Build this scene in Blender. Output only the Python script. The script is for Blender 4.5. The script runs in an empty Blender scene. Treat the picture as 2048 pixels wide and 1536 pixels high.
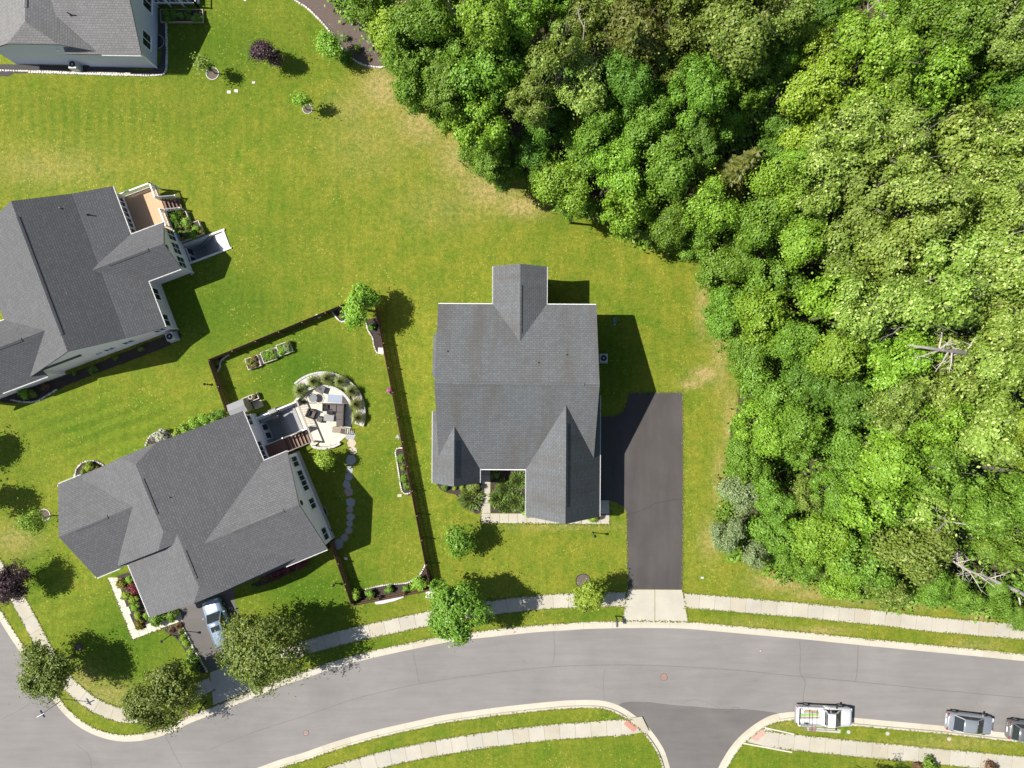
import bpy, bmesh, math, random
import numpy as np
from mathutils import Vector, Matrix
from mathutils.geometry import delaunay_2d_cdt

S = bpy.context.scene
COL = S.collection
R = math.radians
random.seed(7)
rng = np.random.default_rng(7)

# ------------------------------------------------------------------ camera
CAMH, FPX = 68.0, 1417.0            # flying height in metres, focal length in photo pixels (photo 2048 wide)
cam = bpy.data.cameras.new('camera')
cam.sensor_fit = 'HORIZONTAL'
cam.sensor_width = 36.0
cam.lens = 36.0 * FPX / 2048.0
cam.clip_end = 2000
cam_o = bpy.data.objects.new('camera', cam)
cam_o.location = (0, 0, CAMH)
COL.objects.link(cam_o)
S.camera = cam_o

# ------------------------------------------------------------------ light
SUN_EL, SHADOW_DEG = 51.0, 6.0      # shadows fall to the right and a little down in the photo
world = bpy.data.worlds.new('World')
S.world = world
world.use_nodes = True
nt = world.node_tree
bg = nt.nodes['Background']
sky = nt.nodes.new('ShaderNodeTexSky')
sky.sky_type = 'NISHITA'
sky.sun_disc = False
sky.sun_elevation = R(SUN_EL)
sky.sun_rotation = R(270 + SHADOW_DEG)
nt.links.new(sky.outputs[0], bg.inputs[0])
bg.inputs[1].default_value = 0.07
sun = bpy.data.lights.new('sun', 'SUN')
sun.energy = 4.9
sun.angle = R(0.5)
sun.color = (1.0, 0.955, 0.88)
sun_o = bpy.data.objects.new('sun', sun)
_d = Vector((math.cos(R(SHADOW_DEG)) * math.cos(R(SUN_EL)), -math.sin(R(SHADOW_DEG)) * math.cos(R(SUN_EL)), -math.sin(R(SUN_EL))))
sun_o.rotation_euler = _d.to_track_quat('-Z', 'Y').to_euler()
sun_o.location = (-60, 6, 80)
COL.objects.link(sun_o)
S.view_settings.view_transform = 'Standard'
S.view_settings.look = 'None'
S.view_settings.gamma = 1
S.view_settings.use_curve_mapping = False
S.view_settings.exposure = 0.76
S.cycles.max_bounces = 6
S.cycles.diffuse_bounces = 3
S.cycles.transmission_bounces = 3
S.cycles.transparent_max_bounces = 6
S.render.engine = 'CYCLES'
S.cycles.use_denoising = True

# ------------------------------------------------------------------ helpers
def P(px, py, h=0.0):
    k = (CAMH - h) / FPX
    return Vector(((px - 1024) * k, (768 - py) * k, h))
def P2(px, py, h=0.0):
    v = P(px, py, h)
    return (v.x, v.y)
PXM = CAMH / FPX                     # metres per pixel on the ground

def props(o, label=None, cat=None, group=None, kind=None):
    if label: o['label'] = label
    if cat: o['category'] = cat
    if group: o['group'] = group
    if kind: o['kind'] = kind
    return o

def thing(name, label, cat, loc=(0, 0, 0), rz=0.0, group=None, kind=None):
    o = bpy.data.objects.new(name, None)
    o.empty_display_size = 0.3
    COL.objects.link(o)
    o.location = loc
    o.rotation_euler = (0, 0, rz)
    return props(o, label, cat, group, kind)

def link(name, me, mat=None, parent=None, loc=(0, 0, 0), rz=0.0, **kw):
    o = bpy.data.objects.new(name, me)
    COL.objects.link(o)
    o.parent = parent
    o.location = loc
    o.rotation_euler = (0, 0, rz)
    if mat is not None and len(me.materials) == 0:
        me.materials.append(mat)
    return props(o, **kw)

def link_m(name, me, mat, parent=None, loc=(0, 0, 0), rz=0.0, scale=None, **kw):
    """shared mesh, material on the object"""
    if len(me.materials) == 0:
        me.materials.append(None)
    o = link(name, me, None, parent, loc, rz, **kw)
    o.material_slots[0].link = 'OBJECT'
    o.material_slots[0].material = mat
    if scale: o.scale = scale
    return o

class MB:
    """collects polygons, then becomes ONE mesh object"""
    def __init__(s): s.v = []; s.f = []
    def add(s, vs, fs):
        b = len(s.v)
        s.v.extend([tuple(p) for p in vs])
        s.f.extend([tuple(i + b for i in f) for f in fs])
        return s
    def box(s, c, d, rz=0.0, taper=1.0):
        x, y, z = d[0] / 2, d[1] / 2, d[2] / 2
        ca, sa = math.cos(rz), math.sin(rz)
        vs = []
        for sz, t in ((-1, 1.0), (1, taper)):
            for sx, sy in ((-1, -1), (1, -1), (1, 1), (-1, 1)):
                px, py = sx * x * t, sy * y * t
                vs.append((c[0] + px * ca - py * sa, c[1] + px * sa + py * ca, c[2] + sz * z))
        return s.add(vs, [(3, 2, 1, 0), (4, 5, 6, 7), (0, 1, 5, 4), (1, 2, 6, 5), (2, 3, 7, 6), (3, 0, 4, 7)])
    def prism(s, poly, z0, z1):
        n = len(poly)
        a = sum(poly[i][0] * poly[(i + 1) % n][1] - poly[(i + 1) % n][0] * poly[i][1] for i in range(n))
        if a < 0: poly = poly[::-1]
        vs = [(p[0], p[1], z0) for p in poly] + [(p[0], p[1], z1) for p in poly]
        fs = [tuple(range(n - 1, -1, -1)), tuple(range(n, 2 * n))]
        fs += [(i, (i + 1) % n, n + (i + 1) % n, n + i) for i in range(n)]
        return s.add(vs, fs)
    def bar(s, a, b, w, h=None, up=Vector((0, 0, 1))):
        """rectangular bar from a to b"""
        a, b = Vector(a), Vector(b)
        h = h or w
        d = (b - a).normalized()
        if abs(d.dot(up)) > 0.98: up = Vector((1, 0, 0))
        x = d.cross(up).normalized() * (w / 2)
        y = x.cross(d).normalized() * (h / 2)
        vs = [p + q for p in (a, b) for q in (-x - y, x - y, x + y, -x + y)]
        return s.add(vs, [(3, 2, 1, 0), (4, 5, 6, 7), (0, 1, 5, 4), (1, 2, 6, 5), (2, 3, 7, 6), (3, 0, 4, 7)])
    def tube(s, pts, rad, n=6):
        pts = [Vector(p) for p in pts]
        if not hasattr(rad, '__len__'): rad = [rad] * len(pts)
        vs = []
        for i, p in enumerate(pts):
            d = (pts[min(i + 1, len(pts) - 1)] - pts[max(i - 1, 0)]).normalized()
            up = Vector((0, 0, 1)) if abs(d.z) < 0.9 else Vector((1, 0, 0))
            x = d.cross(up).normalized(); y = x.cross(d)
            for k in range(n):
                a = 2 * math.pi * k / n
                vs.append(p + (x * math.cos(a) + y * math.sin(a)) * rad[i])
        fs = [tuple(range(n)), tuple(range(len(vs) - 1, len(vs) - n - 1, -1))]
        for i in range(len(pts) - 1):
            for k in range(n):
                k2 = (k + 1) % n
                fs.append((i * n + k, (i + 1) * n + k, (i + 1) * n + k2, i * n + k2))
        return s.add(vs, fs)
    def cyl(s, c, r, z0, z1, n=16, r2=None):
        r2 = r if r2 is None else r2
        vs = [(c[0] + rr * math.cos(2 * math.pi * k / n), c[1] + rr * math.sin(2 * math.pi * k / n), z) for z, rr in ((z0, r), (z1, r2)) for k in range(n)]
        fs = [tuple(range(n - 1, -1, -1)), tuple(range(n, 2 * n))] + [(k, (k + 1) % n, n + (k + 1) % n, n + k) for k in range(n)]
        return s.add(vs, fs)
    def ring(s, c, r0, r1, z0, z1, a0=0, a1=360, n=32):
        """flat-topped annular segment"""
        full = abs(a1 - a0) >= 360
        m = n if full else n + 1
        vs = []
        for k in range(m):
            a = R(a0 + (a1 - a0) * k / n)
            for rr, z in ((r0, z0), (r1, z0), (r1, z1), (r0, z1)):
                vs.append((c[0] + rr * math.cos(a), c[1] + rr * math.sin(a), z))
        fs = []
        for k in range(n):
            a, b = 4 * k, 4 * ((k + 1) % m)
            for j in range(4):
                j2 = (j + 1) % 4
                fs.append((a + j, a + j2, b + j2, b + j)[::-1])
        if not full: fs += [(0, 1, 2, 3), tuple(4 * n + j for j in (3, 2, 1, 0))]
        return s.add(vs, fs)
    def mesh(s, name, smooth=False, fix=True):
        me = bpy.data.meshes.new(name)
        me.from_pydata(s.v, [], s.f)
        if fix:
            bm = bmesh.new(); bm.from_mesh(me)
            bmesh.ops.recalc_face_normals(bm, faces=bm.faces)
            bm.to_mesh(me); bm.free()
        if smooth:
            me.polygons.foreach_set('use_smooth', [True] * len(me.polygons))
        me.update()
        return me
    def build(s, name, mat, parent=None, loc=(0, 0, 0), rz=0.0, smooth=False, bevel=0, **kw):
        me = s.mesh(name, smooth)
        o = link(name, me, mat, parent, loc, rz, **kw)
        if bevel:
            b = o.modifiers.new('bevel', 'BEVEL'); b.width = bevel; b.segments = 2; b.limit_method = 'ANGLE'
        return o

# ------------------------------------------------------------------ materials
MATS = {}
def nodes_of(name):
    m = bpy.data.materials.new(name)
    m.use_nodes = True
    n = m.node_tree
    return m, n, n.nodes['Principled BSDF']
def mixc(n, fac, a, b, blend='MIX'):
    x = n.nodes.new('ShaderNodeMix'); x.data_type = 'RGBA'; x.blend_type = blend
    for sock, val in ((x.inputs[0], fac), (x.inputs[6], a), (x.inputs[7], b)):
        if isinstance(val, (int, float)): sock.default_value = val
        elif isinstance(val, tuple): sock.default_value = (*val[:3], 1)
        else: n.links.new(val, sock)
    return x.outputs[2]
def noise(n, vec, scale, detail=3, rough=0.6, dist=0.0):
    x = n.nodes.new('ShaderNodeTexNoise')
    x.inputs['Scale'].default_value = scale; x.inputs['Detail'].default_value = detail
    x.inputs['Roughness'].default_value = rough; x.inputs['Distortion'].default_value = dist
    if vec is not None: n.links.new(vec, x.inputs['Vector'])
    return x.outputs['Fac']
def ramp(n, fac, a, b, ca=(0, 0, 0), cb=(1, 1, 1)):
    x = n.nodes.new('ShaderNodeValToRGB')
    x.color_ramp.elements[0].position = a; x.color_ramp.elements[1].position = b
    x.color_ramp.elements[0].color = (*ca, 1); x.color_ramp.elements[1].color = (*cb, 1)
    n.links.new(fac, x.inputs[0])
    return x.outputs[0]
def math_n(n, op, a, b=None):
    x = n.nodes.new('ShaderNodeMath'); x.operation = op
    for sock, val in ((x.inputs[0], a), (x.inputs[1], b)):
        if val is None: continue
        if isinstance(val, (int, float)): sock.default_value = val
        else: n.links.new(val, sock)
    return x.outputs[0]
def bump(n, p, h, strength, dist=0.02):
    x = n.nodes.new('ShaderNodeBump'); x.inputs['Strength'].default_value = strength; x.inputs['Distance'].default_value = dist
    n.links.new(h, x.inputs['Height']); n.links.new(x.outputs[0], p.inputs['Normal'])
def coord(n, kind='Object'):
    if kind == 'World':
        return n.nodes.new('ShaderNodeNewGeometry').outputs['Position']
    return n.nodes.new('ShaderNodeTexCoord').outputs[kind]
def mulc(c, f): return tuple(min(1, x * f) for x in c)

def mat(name, col, rough=0.75, var=0.18, scale=4.0, fine=40.0, fvar=0.12, bmp=0.15, metal=0.0, spec=0.4, kind='World', tint=None):
    """general surface: base colour with two scales of uneven tone and a fine relief"""
    if name in MATS: return MATS[name]
    m, n, p = nodes_of(name)
    c = coord(n, kind)
    a = noise(n, c, scale, 4)
    b = noise(n, c, fine, 2)
    t = mixc(n, ramp(n, a, 0.3, 0.7), mulc(col, 1 - var), tint or mulc(col, 1 + var))
    t = mixc(n, 0.5, t, mixc(n, ramp(n, b, 0.3, 0.7), mulc(col, 1 - 2 * fvar), mulc(col, 1 + 2 * fvar)))
    n.links.new(t, p.inputs['Base Color'])
    p.inputs['Roughness'].default_value = rough
    p.inputs['Metallic'].default_value = metal
    p.inputs['Specular IOR Level'].default_value = spec
    if bmp: bump(n, p, b, bmp, 0.01)
    MATS[name] = m
    return m

def leaf_mat(name, c1, c2, c3=None, trans=0.24, rough=0.5):
    """leaves: each leaf its own tone between c1 and c2, a few c3, thin enough to let light through"""
    if name in MATS: return MATS[name]
    m, n, p = nodes_of(name)
    g = n.nodes.new('ShaderNodeNewGeometry')
    oi = n.nodes.new('ShaderNodeObjectInfo')
    big = noise(n, g.outputs['Position'], 0.9, 2)
    t = mixc(n, g.outputs['Random Per Island'], c1, c2)
    t = mixc(n, ramp(n, big, 0.35, 0.7), t, mixc(n, 0.55, t, c2))
    if c3:
        t = mixc(n, ramp(n, math_n(n, 'FRACT', math_n(n, 'MULTIPLY', g.outputs['Random Per Island'], 7.3)), 0.78, 0.9), t, c3)
    hs = n.nodes.new('ShaderNodeHueSaturation')
    n.links.new(t, hs.inputs['Color'])
    n.links.new(math_n(n, 'ADD', math_n(n, 'MULTIPLY', oi.outputs['Random'], 0.018), 0.487), hs.inputs['Hue'])
    n.links.new(math_n(n, 'ADD', math_n(n, 'MULTIPLY', oi.outputs['Random'], 0.3), 0.86), hs.inputs['Value'])
    t = hs.outputs[0]
    n.links.new(t, p.inputs['Base Color'])
    p.inputs['Roughness'].default_value = rough
    p.inputs['Specular IOR Level'].default_value = 0.35
    tr = n.nodes.new('ShaderNodeBsdfTranslucent')
    n.links.new(mixc(n, 0.5, t, (0.25, 0.32, 0.02)), tr.inputs[0])
    mx = n.nodes.new('ShaderNodeMixShader'); mx.inputs[0].default_value = trans
    n.links.new(p.outputs[0], mx.inputs[1]); n.links.new(tr.outputs[0], mx.inputs[2])
    n.links.new(mx.outputs[0], n.nodes['Material Output'].inputs[0])
    MATS[name] = m
    return m

def glass_mat():
    m, n, p = nodes_of('window_glass')
    p.inputs['Base Color'].default_value = (0.02, 0.026, 0.03, 1)
    p.inputs['Roughness'].default_value = 0.06
    p.inputs['Specular IOR Level'].default_value = 0.6
    MATS['window_glass'] = m
    return m
def paint_mat(name, col, metal=0.3, rough=0.28):
    m, n, p = nodes_of(name)
    b = noise(n, coord(n, 'Object'), 3.0, 2)
    n.links.new(mixc(n, b, mulc(col, 0.94), mulc(col, 1.05)), p.inputs['Base Color'])
    p.inputs['Roughness'].default_value = rough
    p.inputs['Metallic'].default_value = metal
    p.inputs['Coat Weight'].default_value = 0.5
    p.inputs['Coat Roughness'].default_value = 0.08
    MATS[name] = m
    return m

def shingle_mat(name, col, streak=0.0):
    """asphalt shingles from UVs in metres: courses with a shadow line and tabs of differing grey"""
    m, n, p = nodes_of(name)
    uv = coord(n, 'UV')
    mp = n.nodes.new('ShaderNodeMapping'); n.links.new(uv, mp.inputs[0])
    br = n.nodes.new('ShaderNodeTexBrick')
    n.links.new(mp.outputs[0], br.inputs['Vector'])
    br.offset = 0.37; br.offset_frequency = 2; br.squash = 1.0
    br.inputs['Scale'].default_value = 1.0
    br.inputs['Brick Width'].default_value = 0.34
    br.inputs['Row Height'].default_value = 0.20
    br.inputs['Mortar Size'].default_value = 0.024
    br.inputs['Mortar Smooth'].default_value = 0.5
    br.inputs['Bias'].default_value = -0.05
    br.inputs['Color1'].default_value = (*mulc(col, 0.93), 1)
    br.inputs['Color2'].default_value = (*mulc(col, 1.15), 1)
    br.inputs['Mortar'].default_value = (*mulc(col, 0.60), 1)
    w = coord(n, 'World')
    big = noise(n, w, 0.35, 3)
    fine = noise(n, uv, 9, 3, 0.8)
    t = mixc(n, 1.0, br.outputs[0], ramp(n, big, 0.25, 0.8, (0.94, 0.94, 0.94), (1.06, 1.06, 1.07)), 'MULTIPLY')
    t = mixc(n, 0.6, t, ramp(n, fine, 0.3, 0.7, (0.78, 0.78, 0.79), (1.22, 1.22, 1.21)), 'MULTIPLY')
    if streak:
        st = n.nodes.new('ShaderNodeMapping'); n.links.new(uv, st.inputs[0]); st.inputs['Scale'].default_value = (0.5, 0.10, 1)
        sn = noise(n, st.outputs[0], 1.0, 3)
        t = mixc(n, math_n(n, 'MULTIPLY', ramp(n, sn, 0.45, 0.72), streak), t, mulc((0.075, 0.062, 0.05), 1.0))
    n.links.new(t, p.inputs['Base Color'])
    p.inputs['Roughness'].default_value = 0.9
    p.inputs['Specular IOR Level'].default_value = 0.25
    bump(n, p, br.outputs['Fac'], -0.5, 0.012)
    MATS[name] = m
    return m

def siding_mat(name, col):
    """horizontal lap siding"""
    m, n, p = nodes_of(name)
    w = coord(n, 'World')
    sp = n.nodes.new('ShaderNodeSeparateXYZ'); n.links.new(w, sp.inputs[0])
    lap = math_n(n, 'FRACT', math_n(n, 'MULTIPLY', sp.outputs[2], 1 / 0.15))
    t = mixc(n, ramp(n, lap, 0.0, 0.12), mulc(col, 0.7), col)
    t = mixc(n, math_n(n, 'MULTIPLY', noise(n, w, 0.7, 3), 0.25), t, mulc(col, 0.78))
    n.links.new(t, p.inputs['Base Color'])
    p.inputs['Roughness'].default_value = 0.6
    bump(n, p, lap, 0.4, 0.015)
    MATS[name] = m
    return m

glass_mat()
GLASS = MATS['window_glass']
WHITE = mat('white_trim', (0.80, 0.80, 0.79), 0.5, 0.05, bmp=0.02)
CONC = mat('concrete', (0.40, 0.365, 0.285), 0.85, 0.13, 0.9, 30, 0.07, 0.2)
CONC2 = mat('concrete_kerb', (0.43, 0.395, 0.32), 0.85, 0.12, 0.6, 26, 0.06, 0.2)
CONC3 = mat('concrete_bright', (0.50, 0.465, 0.38), 0.85, 0.08, 1.2, 30, 0.05, 0.15)
CONCG = mat('concrete_grey', (0.40, 0.39, 0.36), 0.85, 0.12, 1.5, 30, 0.08, 0.2)
DARK = mat('dark_metal', (0.02, 0.02, 0.022), 0.5, 0.1)
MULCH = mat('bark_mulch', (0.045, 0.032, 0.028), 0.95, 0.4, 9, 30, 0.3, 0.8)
STONE = mat('edging_stone', (0.52, 0.49, 0.43), 0.85, 0.2, 3, 20, 0.12, 0.4)
BARK = mat('bark', (0.16, 0.135, 0.11), 0.95, 0.3, 6, 30, 0.2, 0.6)
BARKW = mat('bark_pale', (0.42, 0.38, 0.33), 0.9, 0.2, 4, 30, 0.15, 0.4)
WOOD = mat('fence_wood', (0.13, 0.075, 0.04), 0.85, 0.3, 5, 30, 0.2, 0.4)
WOODL = mat('pale_wood', (0.40, 0.33, 0.24), 0.8, 0.2, 5, 30, 0.12, 0.3)
BLACK = mat('black_rubber', (0.012, 0.012, 0.013), 0.8, 0.1)
# ------------------------------------------------------------------ curves on the ground
def smooth_line(pts, step=0.5, h=0.0):
    """photo points on the ground -> evenly spaced world points on a Catmull-Rom curve"""
    q = np.array([P2(x, y, h) for x, y in pts])
    q = np.vstack([2 * q[0] - q[1], q, 2 * q[-1] - q[-2]])
    out = []
    for i in range(1, len(q) - 2):
        p0, p1, p2, p3 = q[i - 1], q[i], q[i + 1], q[i + 2]
        m = max(2, int(np.linalg.norm(p2 - p1) / 0.2))
        for t in np.linspace(0, 1, m, endpoint=False):
            out.append(0.5 * (2 * p1 + (p2 - p0) * t + (2 * p0 - 5 * p1 + 4 * p2 - p3) * t * t + (3 * p1 - p0 - 3 * p2 + p3) * t ** 3))
    out.append(q[-2])
    return resample(np.array(out), step)
def resample(q, step):
    d = np.concatenate([[0], np.cumsum(np.linalg.norm(np.diff(q, axis=0), axis=1))])
    n = max(2, int(round(d[-1] / step)) + 1)
    s = np.linspace(0, d[-1], n)
    return np.stack([np.interp(s, d, q[:, 0]), np.interp(s, d, q[:, 1])], 1)
def offset(q, dist):
    """positive = to the left of travel"""
    t = np.gradient(q, axis=0)
    t /= np.linalg.norm(t, axis=1)[:, None]
    return q + np.stack([-t[:, 1], t[:, 0]], 1) * dist

L1 = smooth_line([(-300, 752), (-150, 1000), (0, 1246), (48, 1318.6), (95, 1387), (128, 1430.7), (170, 1463), (224, 1482), (278, 1483), (335, 1469), (372, 1450.5), (426, 1429), (520, 1391), (565, 1372), (611, 1357), (670, 1337), (727, 1321), (775, 1310), (841, 1296), (909, 1283), (982.5, 1274.6), (1020, 1270.5), (1076, 1265), (1139.5, 1261), (1180, 1258.5), (1253, 1257), (1320, 1257), (1376, 1258.5), (1439.5, 1264), (1505.7, 1270), (1560, 1275), (1620, 1280.5), (1697, 1288.5), (1824, 1301), (1949, 1313), (2048, 1323), (2300, 1348)])
L2R = smooth_line([(2300, 1497), (2048, 1470), (1996, 1465), (1898, 1454), (1778, 1443), (1709, 1436.6), (1640, 1429), (1594, 1425), (1577, 1425.7), (1547, 1430.6), (1523, 1441.6), (1499, 1458), (1477.5, 1477), (1460, 1498), (1447, 1519), (1438, 1536), (1428, 1570), (1415, 1680)])
L2L = smooth_line([(1362, 1680), (1351, 1580), (1340, 1536), (1327, 1498), (1300, 1459), (1280, 1440), (1257, 1423), (1235, 1411), (1210.6, 1403.6), (1180, 1401), (1120, 1403), (1020, 1413), (940, 1423.6), (883, 1432), (823.6, 1445), (767, 1457.6), (711.5, 1472), (656, 1489), (605, 1507), (561, 1520), (517, 1536), (430, 1567), (300, 1620), (180, 1680)])
KW = 0.72
road_poly = np.vstack([L1, L2R, L2L, [P2(-300, 1680)]])
hole_road = np.vstack([offset(L1, KW - 0.03), offset(L2R, KW - 0.03), offset(L2L, KW - 0.03), [P2(-330, 1720)]])

# house frames (origin, rotation), used here for the stairwell cut-outs as well
HB = (Vector((-39.553, 10.137, 0)), R(20.6))
HC = (Vector((-29.037, -9.618, 0)), R(22.4))
def W(fr, u, v, z=0.0):
    c, s_ = math.cos(fr[1]), math.sin(fr[1])
    return Vector((fr[0].x + u * c - v * s_, fr[0].y + u * s_ + v * c, z))
WELL_B = (8.62, 12.55, -1.62, 0.08)      # u0,u1,v0,v1 inner size
WELL_C = (6.75, 10.15, 1.45, 3.85)
def rect(fr, r): return [tuple(W(fr, u, v)[:2]) for u, v in ((r[0], r[2]), (r[1], r[2]), (r[1], r[3]), (r[0], r[3]))]

# ------------------------------------------------------------------ lawn: one sheet, cut out under the street and the stairwells
def poly_mask(pts, poly):
    x, y = pts[:, 0], pts[:, 1]
    ins = np.zeros(len(pts), bool)
    n = len(poly)
    for i in range(n):
        (x0, y0), (x1, y1) = poly[i], poly[(i + 1) % n]
        c = ((y0 > y) != (y1 > y)) & (x < (x1 - x0) * (y - y0) / (y1 - y0 + 1e-12) + x0)
        ins ^= c
    return ins
FOREST_PX = [(640, -60), (668, 20), (720, 70), (790, 140), (870, 222), (950, 300), (1000, 362), (1060, 382), (1095, 412), (1180, 440), (1250, 485), (1330, 512), (1392, 525), (1412, 590), (1424, 670), (1472, 765), (1470, 830), (1450, 900), (1442, 960), (1418, 1040), (1445, 1105), (1535, 1142), (1625, 1180), (1700, 1200), (1800, 1205), (1900, 1212), (1960, 1228), (2030, 1250), (2300, 1290), (2300, -200), (640, -200)]

def build_lawn():
    gx = np.arange(-58, 58.01, 0.55); gy = np.arange(-44, 44.01, 0.55)
    g = np.stack(np.meshgrid(gx, gy), -1).reshape(-1, 2)
    g += rng.uniform(-0.12, 0.12, g.shape)
    wb, wc = rect(HB, WELL_B), rect(HC, WELL_C)
    hr = resample(hole_road, 0.8)
    cen = lambda p: np.array(p).mean(0)
    keep = ~poly_mask(g, hr)
    for w_ in (wb, wc):
        big = [tuple(np.array(q) + (np.array(q) - cen(w_)) * 0.1) for q in w_]
        keep &= ~poly_mask(g, big)
    dmin = np.min(np.linalg.norm(g[:, None, :] - hr[None, ::2, :], axis=2), axis=1) if len(g) * len(hr) < 4e7 else np.ones(len(g))
    keep &= dmin > 0.25
    g = g[keep]
    outer = [(-400, -400), (400, -400), (400, 400), (-400, 400)]
    vs = [Vector(p) for p in outer]
    ed = [(i, (i + 1) % 4) for i in range(4)]
    for loop in (list(map(tuple, hr)), wb, wc):
        b = len(vs); n = len(loop)
        vs += [Vector(p) for p in loop]
        ed += [(b + i, b + (i + 1) % n) for i in range(n)]
    vs += [Vector(p) for p in g]
    ov, oe, of, *_ = delaunay_2d_cdt(vs, ed, [], 1, 1e-4)
    pts = np.array([(v[0], v[1]) for v in ov])
    fc = np.array([pts[list(f)].mean(0) for f in of])
    bad = poly_mask(fc, hr) | poly_mask(fc, np.array(wb)) | poly_mask(fc, np.array(wc))
    faces = [tuple(f) for f, b in zip(of, bad) if not b]
    me = bpy.data.meshes.new('lawn')
    me.from_pydata([(x, y, 0) for x, y in pts], [], faces)
    bm = bmesh.new(); bm.from_mesh(me)
    bmesh.ops.recalc_face_normals(bm, faces=bm.faces)
    if sum(f.normal.z for f in bm.faces) < 0: bmesh.ops.reverse_faces(bm, faces=bm.faces)
    bmesh.ops.delete(bm, geom=[v for v in bm.verts if not v.link_faces], context='VERTS')
    bm.to_mesh(me); bm.free()
    # where the turf is dry, lush or mown in stripes
    co = np.zeros(len(me.vertices) * 3); me.vertices.foreach_get('co', co); co = co.reshape(-1, 3)
    px, py = co[:, 0] / PXM + 1024, 768 - co[:, 1] / PXM
    def blobs(lst):
        o = np.zeros(len(px))
        for bx, by, rx, ry, a in lst:
            o = np.maximum(o, a * np.exp(-(((px - bx) / rx) ** 2 + ((py - by) / ry) ** 2)))
        return o
    dry = blobs([(770, 175, 48, 45, .95), (710, 215, 50, 35, .4), (850, 240, 65, 50, .8), (930, 310, 55, 55, .8), (980, 375, 60, 45, .85), (1045, 412, 48, 20, 1.0), (740, 280, 90, 80, .25), (900, 410, 100, 50, .25), (1410, 748, 22, 13, 1.5), (1384, 768, 22, 8, 1.2), (1440, 715, 16, 70, .7), (1405, 610, 12, 60, .8), (1462, 850, 14, 70, .8), (1440, 960, 14, 60, .7), (1420, 1080, 22, 40, .55), (1560, 1162, 50, 16, 1.05), (1625, 1188, 40, 10, .8), (1965, 1222, 26, 18, 1.2), (1830, 1208, 60, 9, .7), (1720, 1200, 50, 9, .6), (90, 335, 120, 40, .35), (215, 1390, 60, 26, .5), (170, 1360, 30, 30, .5), (1640, 1262, 60, 6, .7), (1500, 1245, 60, 6, .45), (1950, 1290, 60, 8, .6), (1900, 1485, 120, 10, .4), (1560, 1448, 40, 8, .5), (30, 1080, 50, 30, .5), (300, 1160, 8, 8, .5), (1120, 1052, 120, 6, .45), (1100, 1000, 5, 5, 0)])
    lush = blobs([(420, 90, 190, 110, .8), (250, 230, 260, 60, .55), (600, 740, 120, 90, 1.1), (430, 620, 150, 120, .9), (760, 1000, 60, 160, .45), (620, 1180, 150, 70, 1.1), (250, 1280, 110, 110, 1.0), (80, 1150, 60, 80, .9), (200, 850, 220, 70, .75), (60, 950, 60, 80, .4), (1230, 720, 60, 90, .7), (1110, 440, 50, 20, .5), (1330, 720, 60, 70, .25), (720, 1300, 220, 26, .6), (1160, 1230, 120, 10, .6), (1000, 1440, 300, 18, .35), (1240, 1500, 90, 50, .5), (1100, 1510, 200, 30, .3), (1600, 1520, 120, 22, .45), (1450, 1225, 80, 10, .6), (560, 480, 90, 120, .35), (690, 60, 110, 80, .6)])
    stripe = np.clip(blobs([(180, 260, 260, 90, 1.0), (420, 330, 160, 120, .5), (1100, 520, 300, 60, .35)]), 0, 1)
    str2 = np.clip(blobs([(230, 850, 240, 90, .9), (120, 1180, 90, 120, .9), (860, 900, 40, 260, .6), (1400, 900, 60, 260, .4)]), 0, 1)
    at = me.color_attributes.new('turf', 'FLOAT_COLOR', 'POINT')
    at.data.foreach_set('color', np.stack([np.clip(dry, 0, 1.5), lush, stripe, str2], 1).astype(np.float32).ravel())
    return me

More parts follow.
